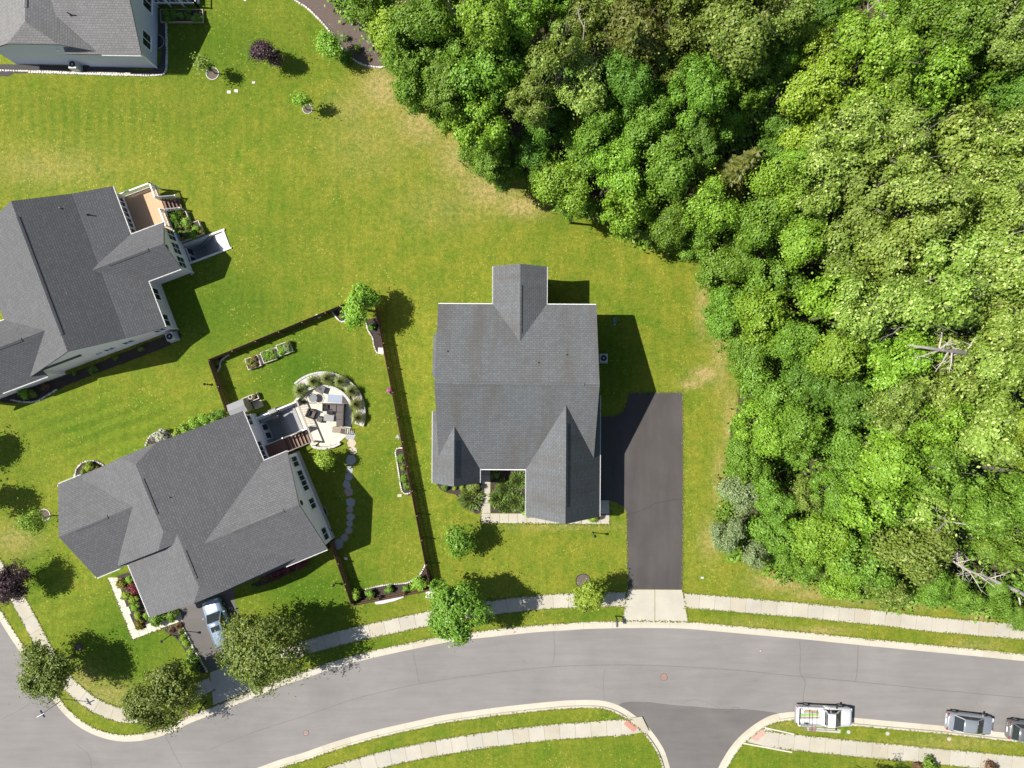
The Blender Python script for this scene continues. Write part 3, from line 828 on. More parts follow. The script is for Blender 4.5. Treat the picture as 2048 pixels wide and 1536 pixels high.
A.door('v-', -7.42, -2.0, 0.02, 1.0, 2.1, mat('door_red', (0.16, 0.03, 0.025), 0.5))

# --- house B, upper left
B = House('house', 'cream house at left with charcoal roof, tan deck and sunken stairwell', HB, RB, SB)
ro = B.gable('v', -7.42, 6.36, [(-7.9, 3.30), (-1.2, 7.33), (2.6, 4.70), (5.64, 3.30)], vent=(-5.9, 4.9), gutters=())
for x, y, h in ((118, 415, 6.1), (133, 587, 6.1), (195, 670, 4.9)): B.pipe(ro, x, y, h, .4)
B.gutter(Vector((5.71, 1.70, 3.225)), Vector((5.71, 6.33, 3.225)), ro); B.gutter(Vector((5.71, -7.38, 3.225)), Vector((5.71, -3.0, 3.225)), ro)
B.gable('u', 1.2, 8.88, [(-2.92, 3.30), (-.83, 5.05), (1.62, 3.30)], vent=(3.6, 7.4), gutters=(0, 1), wall0=0.0)
B.gable('u', -14.5, -6.0, [(-7.80, 3.30), (-4.70, 6.25), (-1.6, 3.30)], vent=(-12.5, -5.2), gutters=(1,))
B.gable('u', -6.2, -2.2, [(-7.28, 3.79), (-4.70, 6.245), (-1.62, 3.30)], gutters=(), walls=False)
B.gutter(Vector((-10.4, -7.86, 3.225)), Vector((-6.0, -7.86, 3.225)), ro)
for v_ in (5.3, 4.25, 3.2, 2.15): B.window('u+', 5.36, v_, 2.15, .92, 1.35, grid=True)
for v_ in (.75, -.6, -1.95): B.window('u+', 8.60, v_, 2.0, 1.1, 1.5, grid=True)
MB().cyl((0, 0), .22, 0, .05, 14).build('gable_vent', DARK, B.root, loc=(8.60, -.83, 3.95)).rotation_euler = (0, R(90), 0)
for v_ in (-3.85, -6.45): B.window('u+', 5.30, v_, 2.0, 1.15, 1.5)
for u_, w_, h_ in ((4.5, 1.0, .9), (1.35, 1.0, .9), (-.55, .9, .8), (-1.6, .6, .6)): B.window('v-', -7.14, u_, 1.95, w_, h_)
B.gutter(Vector((5.45, -7.25, 3.2)), Vector((5.36, -7.2, 3.2)), ro)
for u_, v_ in ((5.38, -7.22), (8.66, -2.66)):
    MB().box((u_, v_, 1.6), (.07, .09, 3.1)).build('downpipe', WHITE, B.root)
MB().box((8.45, -1.9 + 1.1, .0), (.3, 4.0, .04)).build('footing', CONCG, B.root)
# stairwell down to the cellar door
def stairwell(name, label, fr, well, m_, steps, top_u, coping=.16, rail=True, depth=2.3, far=None, m_end=None):
    u0, u1, v0, v1 = well
    t = thing(name, label, 'stairwell', fr[0], fr[1])
    w = .17
    zt = .14
    MB().box(((u0 + u1 + .25) / 2, v0 - w / 2, (zt - depth) / 2), (u1 - u0 + .25 + w, w, depth + zt)).build('side_wall', m_, t)
    MB().box(((u0 + u1 + .25) / 2, v1 + w / 2, (zt - depth) / 2), (u1 - u0 + .25 + w, w, depth + zt)).build('side_wall', m_, t)
    MB().box((u1 + .12, (v0 + v1) / 2, (zt - depth) / 2), (.22, v1 - v0, depth + zt - .1)).build('end_wall', m_end or m_, t)
    MB().box((u0 - .02, (v0 + v1) / 2, -depth / 2 - .02), (.05, v1 - v0, depth)).build('cellar_wall', CONCG, t)
    MB().box(((u0 + u1) / 2, (v0 + v1) / 2, -depth - .05), (u1 - u0, v1 - v0, .1)).build('floor', CONCG, t)
    n = steps
    land = 1.15
    far = far or .75
    run = (u1 - far - (u0 + land)) / n
    for i in range(n):
        z = -depth + (depth + .0) * (i + 1) / (n + 1)
        MB().box((u0 + land + run * (i + .5), (v0 + v1) / 2, (z - depth) / 2), (run - .004, v1 - v0 - .01, z + depth)).build('step', STEPM, t)
    for i in range(n): MB().box((u0 + land + run * i + .03, (v0 + v1) / 2, -depth + depth * (i + 1) / (n + 1) + .008), (.09, v1 - v0 - .03, .02)).build('nosing', CONCG, t)
    MB().box((u1 - far / 2, (v0 + v1) / 2, (-depth - .08) / 2), (far, v1 - v0 - .012, depth - .08)).build('landing', m_end or m_, t)
    d = MB().box((u0 + .035, (v0 + v1) / 2, -depth + 1.05), (.05, min(1.7, v1 - v0 - .3), 2.05)).build('cellar_door', WHITE, t)
    for dv in (-.42, .42): MB().box((u0 + .066, (v0 + v1) / 2 + dv, -depth + 1.3), (.012, .55, 1.2)).build('pane', GLASS, d)
    if rail:
        for vv in (v0 + .05, v1 - .05):
            MB().tube([(u0 + .5, vv, -depth + .95), (u0 + land, vv, -depth + .95), (u1 - .9, vv, .45)], .022).build('handrail', DARK, t)
    return t
STEPM = mat('step_concrete', (0.27, 0.27, 0.28), 0.85, 0.1, 2)
stairwell('cellar_stairwell', 'pale concrete cellar stairwell behind the cream house at left', HB, WELL_B, mat('well_concrete', (0.62, 0.60, 0.57), 0.85, 0.08), 8, 12, far=.8)

# deck
TAN = mat('tan_decking', (0.47, 0.30, 0.17), 0.7, 0.06, 2, 25, 0.04, 0.1)
dk = thing('deck', 'tan deck with white railing in the corner of the cream house', 'deck', *HB)
DZ = 1.25
for i in range(23):
    MB().box((5.33 + .07 + i * .143, 3.7, DZ - .02), (.138, 4.55, .04)).build('deck_board', TAN, dk)
MB().box((6.95, 3.7, DZ - .16), (3.28, 4.5, .22)).build('skirt', WHITE, dk)
def railing(m_parent, a, b, z, hgt=.95, bal=.13, posts=True, m_=WHITE):
    a, b = Vector(a), Vector(b); L = (b - a).length
    up = Vector((0, 0, 1))
    MB().bar(a + up * (z + hgt), b + up * (z + hgt), .11, .06).build('top_rail', m_, m_parent)
    MB().bar(a + up * (z + .1), b + up * (z + .1), .06, .05).build('bottom_rail', m_, m_parent)
    if posts:
        for p in (a, b):
            MB().box((p.x, p.y, (z + hgt + .08) / 2), (.13, .13, z + hgt + .08)).build('post', m_, m_parent)
    n = int(L / bal)
    ph = math.atan2((b - a).y, (b - a).x)
    me = MB().box((0, 0, (hgt - .1) / 2), (.038, .038, hgt - .1)).mesh('baluster')
    me.materials.append(m_)
    for i in range(1, n):
        p = a.lerp(b, i / n)
        link('baluster', me, None, m_parent, (p.x, p.y, z + .1), ph)
railing(dk, (5.45, 5.92, 0), (8.5, 5.92, 0), DZ)
railing(dk, (8.5, 5.92, 0), (8.5, 4.55, 0), DZ)
railing(dk, (8.5, 3.3, 0), (8.5, 1.72, 0), DZ)
for i in range(5):
    z = DZ - .2 * (i + 1)
    MB().box((8.72 + .26 * i, 3.92, z + .09), (.27, 1.15, .05)).build('stair_tread', mat('brown_tread', (0.15, 0.08, 0.055), 0.7), dk)
    MB().box((8.60 + .26 * i, 3.92, z + .03), (.025, 1.15, .16)).build('stair_riser', WHITE, dk)
for vv in (3.3, 4.55):
    MB().bar((8.5, vv, DZ + .92), (9.85, vv, .95), .07, .05).build('stair_rail', WHITE, dk)
    MB().box((9.85, vv, .5), (.11, .11, 1.0)).build('post', WHITE, dk)
    for i in range(1, 8):
        u_ = 8.5 + 1.35 * i / 8; zt = DZ + .9 + (.93 - DZ - .9) * i / 8
        MB().box((u_, vv, zt - .45), (.04, .04, .85)).build('baluster', WHITE, dk)

# --- house C, lower left
Ch = House('house', 'white house with many grey gables beside the fenced garden and round patio', HC, RC, SC)
sl = .392
ro = Ch.gable('v', -3.85, 4.86, [(-8.7, 3.85), (-1.88, 7.4), (7.05, 3.9)], clip0=(1.35, 6.65), clip1=(1.13, 6.65), vent=(-.9, 2.35), gutters=())
for x, y, h in ((337, 995, 6.6),): Ch.pipe(ro, x, y, h, .4)
Ch.gutter(Vector((7.12, .05, 3.825)), Vector((7.12, 4.8, 3.825)), ro)
rg = Ch.gable('v', -9.27, -1.6, [(-8.0, 3.60), (-1.05, 7.06), (7.04, 3.885)], clip0=(1.2, 6.42), vent=(-7.3, -4.7), gutters=())
Ch.pipe(rg, 447, 1093, 5.6, .4)
Ch.gutter(Vector((-8.07, -9.2, 3.525)), Vector((-8.07, -3.95, 3.525)), rg)
Ch.gable('u', .1, 9.40, [(-9.62, 3.90), (-4.80, 6.45), (-.04, 3.90)], vent=(3.2, 8.0), gutters=(1,))
Ch.gutter(Vector((5.3, -9.69, 3.825)), Vector((9.36, -9.69, 3.825)), ro)
Ch.gable('u', -11.12, -2.6, [(-4.06, 3.60), (.55, 6.22), (5.10, 3.60)], vent=(-9.6, -6.5), gutters=())
rl = ro
for a, b in (((-11.1, 5.17), (-8.9, 5.17)), ((-11.19, 5.1), (-11.19, 3.85)), ((-11.1, -4.13), (-8.85, -4.13)), ((-11.19, -4.06), (-11.19, -2.75))):
    Ch.gutter(Vector((*a, 3.525)), Vector((*b, 3.525)), ro)
for v_ in (4.0, 2.1 + .4 - 1.1, .45): Ch.window('u+', 6.74, v_, 2.65, .95, 1.55)
for v_ in (-1.15, -2.55, -3.55, -5.35): Ch.window('u+', 9.14, v_, 2.25, .98, 1.6)
Ch.window('u+', 9.14, -8.4, 2.2, 1.15, 1.5)
MB().cyl((0, 0), .24, 0, .05, 14).build('gable_vent', DARK, Ch.root, loc=(9.14, -4.8, 4.9)).rotation_euler = (0, R(90), 0)
Ch.window('u-', -10.84, .55, 2.0, 1.8, 1.5); Ch.window('v-', -8.9, -5.5, 2.0, 1.2, 1.4)
Ch.door('v-', -8.93, -.8, .02, 4.6, 2.3, WHITE, 1, False)
MB().box((9.0, -4.8, .35), (.42, 9.0, .7)).build('plinth', CONCG, Ch.root)

# rear corner of house C: cellar stairs, brown deck steps
stairwell('cellar_stairwell', 'grey cellar stairs between white walls beside the round patio', HC, WELL_C, mat('white_masonry', (0.66, 0.66, 0.64), 0.7, 0.06), 7, 10, depth=1.9, far=.95, rail=False, m_end=STEPM)
st = thing('deck_steps', 'brown timber deck steps with pale nosings next to the patio', 'deck steps', *HC)
BRN = mat('brown_decking', (0.15, 0.072, 0.05), 0.7, 0.12, 3)
for i in range(12):
    MB().box((6.85 + .155 * i, .66, 1.16), (.15, 1.28, .05)).build('deck_board', BRN, st)
MB().box((7.75, .66, .56), (1.9, 1.25, 1.1)).build('deck_base', mat('brown_frame', (0.10, 0.055, 0.04), 0.8), st)
for i in range(7):
    z = 1.16 - .165 * (i + 1)
    MB().box((8.88 + .30 * i, .66, z / 2), (.295, 1.30, z)).build('step', BRN, st)
    MB().box((9.015 + .30 * i, .66, z + .012), (.035, 1.30, .03)).build('nosing', WOODL, st)
for vv in (-.02, 1.33):
    MB().bar((8.75, vv, 1.75), (10.95, vv, .75), .09, .07).build('handrail', mat('taupe_rail', (0.27, 0.23, 0.20), 0.6), st)
    for u_, zz in ((8.75, 1.85), (10.95, .9)):
        p = MB().box((u_, vv, zz / 2), (.12, .12, zz)).build('post', WHITE, st)
TAUPE = MATS['taupe_rail']
gr = thing('gate_rail', 'taupe railing across the patio end of the white house stairs', 'railing', *HC)
MB().bar((11.05, -.15, .98), (11.05, 4.15, .98), .16, .06).build('top_rail', TAUPE, gr)
for vv in (-.1, 1.4, 4.1):
    MB().box((11.05, vv, .5), (.13, .13, 1.0)).build('post', TAUPE, gr)
for i in range(14):
    MB().box((11.05, 1.6 + i * .18, .52), (.03, .03, .9)).build('baluster', TAUPE, gr)
for vv in (1.33, 4.0):
    MB().box((8.95, vv + (.06 if vv > 2 else -.0), .55), (4.2, .12, .9)).build('side_panel', WHITE, gr)

# shed beside house C
sh = thing('garden_shed', 'small shed with grey felt roof at the upper corner of the white house', 'shed', *HC)
shu, shv = 5.95, 5.52
MB().box((shu, shv, .95), (1.4, 1.0, 1.9)).build('wall', mat('shed_tan', (0.36, 0.31, 0.20), 0.7), sh)
link('roof', solid(top_polys('u', shu - .82, shu + .82, [(shv - .6, 1.92), (shv, 2.15), (shv + .62, 1.92)]), lambda z: z - .07, 'roof', True), mat('shed_roof', (0.20, 0.205, 0.21), 0.7, 0.08), sh)
MB().box((shu + .71, shv - .02, .85), (.05, .7, 1.6)).build('door', mat('shed_tan'  , (0, 0, 0)), sh)

# --- house D, top left
HD = (Vector((0, 0, 0)), R(-0.9))
def rD(x, y):
    a = R(.9); return (x * math.cos(a) - y * math.sin(a), x * math.sin(a) + y * math.cos(a))
D = House('house', 'pale blue house cut off by the upper left corner of the photo', HD, RD, SD)
ex, ey = rD(-33.79, 30.0)
ro = D.gable('u', -41.2, ex, [(ey, 3.40), (ey + 4.75, 6.0), (ey + 9.5, 3.4)], vent=(-40, -36), gutters=())
D.gutter(Vector((-37.9, ey - .065, 3.325)), Vector((ex - .02, ey - .065, 3.325)), ro)
gx, gy = rD(-42.75, 30.45)
D.gable('v', gy - .1, gy + 14, [(gx - 5.2, 3.40), (gx, 5.85), (gx + 5.2, 3.40)], clip0=(1.45, 4.78), vent=(gy + 2.6, gy + 9), gutters=())
D.pipe(ro, 133, 23, 5.0, .5)
D.window('u+', ex - .29, ey + 2.0, 2.05, 1.35, 1.5); D.window('u+', ex - .29, ey + 5.6, 2.05, 1.5, 1.6); D.window('u+', ex - .29, ey + 7.6, 2.05, 1.5, 1.6)
D.window('v-', gy + .17, gx + 3.3, 2.4, .7, .3, 1)
MB().box((ex - .25, ey + .3, 1.65), (.09, .09, 3.2)).build('downpipe', WHITE, D.root)
MB().cyl((0, 0), .09, 0, .12, 10).build('wall_vent', WHITE, D.root, loc=(gx + 1.2, gy + .18, 3.2)).rotation_euler = (R(90), 0, 0)
MB().box((gx - 3, gy - .35, .25), (7, .5, .06)).build('ledge', CONCG, D.root, loc=(-9.5, 0, 0))
dd = thing('deck', 'dark grey deck with white railing at the top edge beside the pale blue house', 'deck', (0, 0, 0))
GDK = mat('grey_decking', (0.07, 0.075, 0.09), 0.7, 0.15, 3)
for i in range(16):
    MB().box((P2(357, 0)[0], P2(0, 12)[1] + .15 + i * .155, .62), (4.1, .15, .05)).build('deck_board', GDK, dd)
MB().box((P2(357, 0)[0], P2(0, 12)[1] + 1.3, .3), (4.05, 2.3, .58)).build('deck_base', WHITE, dd)
x0, x1, yy = P2(316, 0)[0], P2(397, 0)[0], P2(0, 14)[1]
railing(dd, (x0, yy, 0), (x1, yy, 0), .65, .9, .5)
for t_ in (.33, .66): MB().box((x0 + (x1 - x0) * t_, yy, .83), (.12, .12, 1.65)).build('post', WHITE, dd)
railing(dd, (x1, yy, 0), (x1, yy + 2.6, 0), .65, .9, .3)
# ------------------------------------------------------------------ plants
def leaf_mesh(name, cen, nrm, size, bend=0.25, aspect=1.6):
    """one bent leaf (two triangles, folded on the midrib) per centre"""
    n = len(cen)
    nrm = nrm / np.linalg.norm(nrm, axis=1)[:, None]
    t = np.cross(nrm, rng.normal(0, 1, (n, 3)))
    t /= np.linalg.norm(t, axis=1)[:, None]
    b = np.cross(nrm, t)
    L = (size * aspect / 2)[:, None]; w = (size / 2)[:, None]
    v = np.empty((n, 4, 3))
    v[:, 0] = cen - t * L
    v[:, 1] = cen + b * w - nrm * w * bend
    v[:, 2] = cen + t * L
    v[:, 3] = cen - b * w - nrm * w * bend
    me = bpy.data.meshes.new(name)
    me.vertices.add(4 * n); me.vertices.foreach_set('co', v.ravel())
    base = (np.arange(n) * 4)[:, None]
    tri = np.concatenate([base + np.array([[0, 1, 2]]), base + np.array([[0, 2, 3]])], 1).ravel()
    me.loops.add(6 * n); me.loops.foreach_set('vertex_index', tri)
    me.polygons.add(2 * n); me.polygons.foreach_set('loop_start', np.arange(0, 6 * n, 3)); me.polygons.foreach_set('loop_total', np.full(2 * n, 3))
    me.update(); me.validate()
    return me

def crown_mesh(name, rx, rz, leaves, leaf, lobes=9, clump=.5, ragged=.35, droop=.0, per=26, fill=.12, spread=.62, holes=.22):
    """crown of radius rx and half-height rz about its own centre, made of lobes, clumps on the lobes and leaves in the clumps"""
    nl = lobes
    th = rng.uniform(0, 2 * np.pi, nl); zz = rng.uniform(-.55, .85, nl)
    rr = spread * np.sqrt(np.clip(1 - np.abs(zz) ** 2, .1, 1)) * rng.uniform(.55, 1.0, nl)
    lc = np.stack([rr * np.cos(th), rr * np.sin(th), zz * .58], 1)
    lc[0] = (0, 0, .45)
    lr = rng.uniform(.26, .46, nl)
    nc = int(leaves / per)
    d = rng.normal(0, 1, (nc * 3, 3)); d /= np.linalg.norm(d, axis=1)[:, None]
    d[:, 2] = np.where((d[:, 2] < -.25) & (rng.random(len(d)) < .75), -d[:, 2], d[:, 2])
    k = rng.integers(0, nl, nc * 3)
    inner = rng.random(nc * 3) < fill
    rad = lr[k] * np.where(inner, rng.uniform(.3, .8, nc * 3), rng.uniform(1 - ragged, 1 + ragged * .45, nc * 3))
    c = lc[k] + d * rad[:, None]
    dist = np.linalg.norm(c[:, None, :] - lc[None], axis=2) / lr[None]
    ok = inner | (dist.min(1) > .72)
    kv = rng.normal(0, 4.2, (5, 3)); ph = rng.uniform(0, 6.28, 5)
    nz = np.sin(c @ kv.T + ph).sum(1)
    ok &= nz > np.quantile(nz, holes)
    nz2 = np.sin((c * 2.7) @ kv.T + ph[::-1]).sum(1)
    ok &= nz2 > np.quantile(nz2, holes * .6)
    c, d = c[ok][:nc], d[ok][:nc]
    az = np.arctan2(c[:, 1], c[:, 0])
    c[:, :2] *= (1 + .10 * np.sin(2 * az + ph[0]) + .09 * np.sin(3 * az + ph[1]) + .07 * np.sin(5 * az + ph[2]))[:, None]
    m = np.percentile(np.linalg.norm(c[:, :2], axis=1), 96)
    c[:, :2] *= rx / max(m, .01) * .93
    c[:, 2] *= rz / max(np.abs(c[:, 2]).max(), .01)
    n = len(c)
    cs = clump * np.exp(rng.normal(0, .42, n))
    cnt = np.full(n, per)
    kk = np.repeat(np.arange(n), cnt)
    off = rng.normal(0, .5, (len(kk), 3)) * np.array([1, 1, .55])
    sd = d[:, :2] + rng.normal(0, .5, (n, 2)); sd /= np.linalg.norm(sd, axis=1)[:, None] + 1e-6
    al = (off[:, :2] * sd[kk]).sum(1)
    off[:, :2] = off[:, :2] * .85 + (sd[kk] * al[:, None]) * .55
    off[:, 2] -= .18 * np.abs(al)
    p = c[kk] + off * cs[kk][:, None]
    if droop: p[:, 2] -= droop * np.linalg.norm(off[:, :2], axis=1) * cs[kk]
    nr = d[kk] * .9 + np.array([0, 0, .38]) + off * .4 + rng.normal(0, .42, (len(kk), 3))
    sz = leaf * rng.uniform(.6, 1.35, len(kk))
    return leaf_mesh(name, p, nr, sz), lc * np.array([rx, rx, rz])

def trunk_mesh(name, base_h, ctr_z, tips, r0, lean=(0, 0)):
    m = MB()
    top = Vector((lean[0], lean[1], ctr_z))
    m.tube([(0, 0, -.1), (lean[0] * .3, lean[1] * .3, ctr_z * .35), (lean[0] * .7, lean[1] * .7, ctr_z * .7), top], [r0 * 1.25, r0, r0 * .75, r0 * .35], 7)
    for i, t in enumerate(tips):
        f = .45 + .4 * (i / max(1, len(tips)))
        a = Vector((lean[0] * f, lean[1] * f, ctr_z * f * .95))
        e = Vector((t[0], t[1], ctr_z + t[2]))
        mid = a.lerp(e, .5) + Vector((random.uniform(-.15, .15), random.uniform(-.15, .15), .1)) * (e - a).length * .4
        m.tube([a, mid, e], [r0 * .5, r0 * .3, r0 * .1], 5)
        for _ in range(2):
            e2 = e + Vector((random.uniform(-1, 1), random.uniform(-1, 1), random.uniform(-.2, .6))) * (e - a).length * .35
            m.tube([mid.lerp(e, .5), e2], [r0 * .18, r0 * .05], 4)
    return m.mesh(name, smooth=True)

LEAF = {
    'mid': leaf_mat('leaves_mid_green', (0.068, 0.150, 0.012), (0.155, 0.305, 0.026), (0.24, 0.38, 0.06)),
    'deep': leaf_mat('leaves_deep_green', (0.048, 0.118, 0.011), (0.115, 0.240, 0.024), (0.18, 0.31, 0.05)),
    'bright': leaf_mat('leaves_bright_green', (0.100, 0.210, 0.013), (0.215, 0.395, 0.030), (0.33, 0.48, 0.07)),
    'lime': leaf_mat('leaves_lime', (0.140, 0.245, 0.014), (0.275, 0.415, 0.034), (0.39, 0.50, 0.08)),
    'pale': leaf_mat('leaves_pale_olive', (0.110, 0.195, 0.020), (0.255, 0.375, 0.056), (0.43, 0.53, 0.15)),
    'olive': leaf_mat('leaves_olive', (0.078, 0.132, 0.016), (0.190, 0.275, 0.038), (0.32, 0.38, 0.10)),
    'street': leaf_mat('leaves_street_olive', (0.062, 0.102, 0.012), (0.155, 0.215, 0.030), (0.27, 0.31, 0.07)),
    'gold': leaf_mat('leaves_gold', (0.14, 0.14, 0.012), (0.26, 0.24, 0.03), (0.30, 0.25, 0.05)),
    'grey': leaf_mat('leaves_silver_green', (0.12, 0.18, 0.065), (0.24, 0.315, 0.13), (0.34, 0.40, 0.20)),
    'purple': leaf_mat('leaves_purple', (0.022, 0.012, 0.016), (0.075, 0.035, 0.045), (0.11, 0.06, 0.06), trans=.15),
    'red': leaf_mat('leaves_red', (0.07, 0.010, 0.014), (0.20, 0.025, 0.035), (0.26, 0.10, 0.12), trans=.15),
    'rust': leaf_mat('leaves_rust', (0.09, 0.05, 0.022), (0.19, 0.11, 0.05), (0.24, 0.16, 0.08), trans=.15),
    'pink': leaf_mat('petals_pink', (0.35, 0.07, 0.22), (0.55, 0.16, 0.38), (0.1, 0.16, 0.03), trans=.2),
    'white': leaf_mat('petals_white', (0.35, 0.36, 0.26), (0.62, 0.62, 0.52), (0.10, 0.16, 0.03), trans=.2),
    'turf': leaf_mat('turf_blades', (0.075, 0.125, 0.012), (0.16, 0.19, 0.028), (0.25, 0.23, 0.07), trans=.2),
    'blade': leaf_mat('grass_blades', (0.10, 0.145, 0.03), (0.22, 0.26, 0.075), (0.30, 0.28, 0.12)),
    'jun': leaf_mat('needles_juniper', (0.045, 0.085, 0.018), (0.13, 0.20, 0.04), (0.20, 0.25, 0.06)),
    'fir': leaf_mat('needles_yellow_green', (0.06, 0.085, 0.012), (0.17, 0.20, 0.035), (0.24, 0.25, 0.06)),
}

# single garden trees: (px, py, crown centre height, crown radius px, half height m, leaf, count, leaf size, name, label, category)
def solo_tree(px, py, hc, rpx, rz, leafk, leaves, leaf, name, label, lobes=9, clump=.42, ragged=.35, bark=BARK, r0=None, per=24, fill=.12, spread=.62, droop=0.0, group=None, holes=.2):
    k = (CAMH - hc) / FPX
    rx = rpx * k
    p = P(px, py, hc)
    t = thing(name, label, 'tree', (p.x, p.y, 0), random.uniform(0, 6.28), group)
    cm, tips = crown_mesh('crown', rx, rz, leaves, leaf, lobes, clump, ragged, droop, per, fill, spread, holes)
    link('crown', cm, LEAF[leafk], t, (0, 0, hc))
    link('trunk', trunk_mesh('trunk', 0, hc, tips[:7], r0 or max(.05, rx * .055)), bark, t)
    return t
solo_tree(918, 1222, 4.3, 60, 2.7, 'mid', 24700, 0.141, 'street_tree', 'round bright green street tree over the sidewalk between the fence and driveway', 16, .30, .28, per=20, holes=.08)
solo_tree(1176, 1187, 3.0, 34, 1.7, 'lime', 9880, 0.126, 'street_tree', 'small lime green street tree just left of the wide driveway', 12, .26, .28, per=18, holes=.08)
solo_tree(534, 1296, 4.6, 86, 2.9, 'street', 28500, 0.126, 'street_tree', 'largest olive street tree, right of the parked blue SUV', 20, .36, .5, per=18, fill=.2, holes=.1)
solo_tree(322, 1396, 4.2, 72, 2.6, 'street', 22800, 0.126, 'street_tree', 'middle olive street tree near the mailbox at the corner', 18, .34, .5, per=18, fill=.2, holes=.1)
solo_tree(97, 1342, 3.6, 60, 2.2, 'street', 15200, 0.126, 'street_tree', 'leftmost olive street tree beside the street sign', 16, .34, .65, per=16, fill=.2, holes=.14)
solo_tree(22, 1167, 2.7, 38, 1.7, 'purple', 11400, 0.111, 'plum_tree', 'purple leaved tree over the sidewalk at the left edge', 8, .34, .35)
solo_tree(720, 613, 3.3, 43, 1.9, 'bright', 8200, 0.125, 'garden_tree', 'bright green tree at the top corner of the timber fence', 12, .32, .75, per=16)
solo_tree(914, 1079, 2.6, 30, 1.5, 'mid', 4940, 0.141, 'young_tree', 'young open green tree on the front lawn left of the walk', 6, .42, .6, per=16)
solo_tree(650, 923, 1.9, 19, 1.0, 'lime', 4940, 0.104, 'young_tree', 'small lime tree beside the stepping stones below the patio', 5, .26, .35)
solo_tree(70, 1041, 2.6, 24, 1.3, 'bright', 4560, 0.104, 'young_tree', 'small bright tree leaning over a round mulch ring left of the white house', 6, .34, .5)
solo_tree(533, 108, 2.1, 27, 1.2, 'purple', 6840, 0.096, 'young_tree', 'small purple tree alone on the upper lawn', 6, .32, .45)
solo_tree(412, 128, 2.0, 18, 1.1, 'olive', 950, 0.110, 'young_tree', 'thin sapling with olive leaves in a ring beside the pale blue house', 5, .34, .6, per=12)
solo_tree(602, 203, 2.0, 18, 1.0, 'bright', 950, 0.110, 'young_tree', 'thin green sapling over a small ring on the upper lawn', 5, .36, .6, per=12)
solo_tree(660, 95, 2.2, 26, 1.2, 'bright', 5700, 0.104, 'young_tree', 'loose green tree on the lawn beside the white edged bed', 6, .36, .5)
solo_tree(-145, 1018, 5.2, 36, 1.7, 'olive', 11400, 0.148, 'street_tree', 'olive tree beyond the left edge whose shadow falls on the lawn', 9, .5, .4)
solo_tree(-116, 900, 3.6, 32, 1.5, 'deep', 7600, 0.148, 'street_tree', 'smaller dark tree beyond the left edge above the olive one', 7, .45, .2)
solo_tree(1765, 1590, 3.2, 45, 1.8, 'purple', 8550, 0.118, 'street_tree', 'tree below the lower edge whose crown just shades the grass', 8, .4, .5)
solo_tree(1690, 1604, 3.6, 40, 1.8, 'olive', 5700, 0.126, 'street_tree', 'second tree below the lower edge, left of the purple one', 8, .4, .5)

# ---- shrubs
SHRUB_CACHE = {}
def shrub_mesh(kind, v):
    key = (kind, v)
    if key not in SHRUB_CACHE:
        if kind == 'round': me, _ = crown_mesh('shrub', 1, .8, 2200, .15, 7, .17, .18, 0, 16, .1, .5)
        elif kind == 'loose': me, _ = crown_mesh('shrub', 1, .85, 1700, .17, 8, .30, .5, 0, 14, .15)
        elif kind == 'flat': me, _ = crown_mesh('shrub', 1, .4, 2600, .13, 10, .22, .35, 0, 16, .1, .75)
        elif kind == 'grass':
            n = 420
            a = rng.uniform(0, 2 * np.pi, n); out = rng.uniform(.15, 1.0, n)
            m = MB()
            for i in range(n):
                d = Vector((math.cos(a[i]), math.sin(a[i]), 0)); s_ = Vector((-d.y, d.x, 0)) * .022
                p0 = d * .12; p1 = d * out[i] * .55 + Vector((0, 0, .75 * (1.15 - out[i] * .4))); p2 = d * out[i] + Vector((0, 0, .62 - out[i] * .32 + rng.uniform(-.1, .1)))
                m.add([p0 - s_, p0 + s_, p1 + s_, p1 - s_, p2 + s_ * .2, p2 - s_ * .2], [(0, 1, 2, 3), (3, 2, 4, 5)])
            me = m.mesh('grass_clump', fix=False)
        elif kind == 'spiky':
            n = 900
            d = rng.normal(0, 1, (n, 3)); d[:, 2] = np.abs(d[:, 2]) * .7 + .1; d /= np.linalg.norm(d, axis=1)[:, None]
            m = MB()
            for i in range(n):
                v = Vector(d[i]); s_ = v.cross(Vector((0, 0, 1)) + Vector(rng.normal(0, .3, 3))).normalized() * .045
                a0 = v * rng.uniform(.25, .7); a1 = a0 + v * rng.uniform(.2, .42) + Vector((0, 0, rng.uniform(-.1, .05)))
                a0.z *= .75; a1.z *= .75
                m.add([a0 - s_ * .4, a0 + s_ * .4, a0.lerp(a1, .5) + s_, a1, a0.lerp(a1, .5) - s_], [(0, 1, 2, 3, 4)])
            me = m.mesh('shrub', fix=False)
        SHRUB_CACHE[key] = me
    return SHRUB_CACHE[key]
STEMM = mat('stem', (0.09, 0.065, 0.04), 0.9)
def shrub(px, py, rpx, leafk, label, kind='round', hgt=None, group=None, name='shrub', cat='shrub', stems=True):
    r = rpx * PXM
    h = hgt or r * (1.5 if kind in ('round', 'loose') else .9)
    p = P(px, py, h * .6); p.z = 0
    t = thing(name, label, cat, p, random.uniform(0, 6.28), group)
    me = shrub_mesh(kind, random.randrange(3))
    if kind in ('grass', 'spiky'):
        link_m('foliage', me, LEAF[leafk], t, (0, 0, 0.0), scale=(r, r, h / .8))
    else:
        hz = {'round': .8, 'loose': .85, 'flat': .4}[kind]
        link_m('foliage', me, LEAF[leafk], t, (0, 0, h * .52), scale=(r, r, h * .5 / hz))
    if stems:
        m = MB()
        for k in range(4):
            a = random.uniform(0, 6.28)
            m.tube([(0, 0, -.05), (r * .4 * math.cos(a), r * .4 * math.sin(a), h * .55)], [max(.012, r * .05), .006], 5)
        m.build('stem', STEMM, t)
    return t

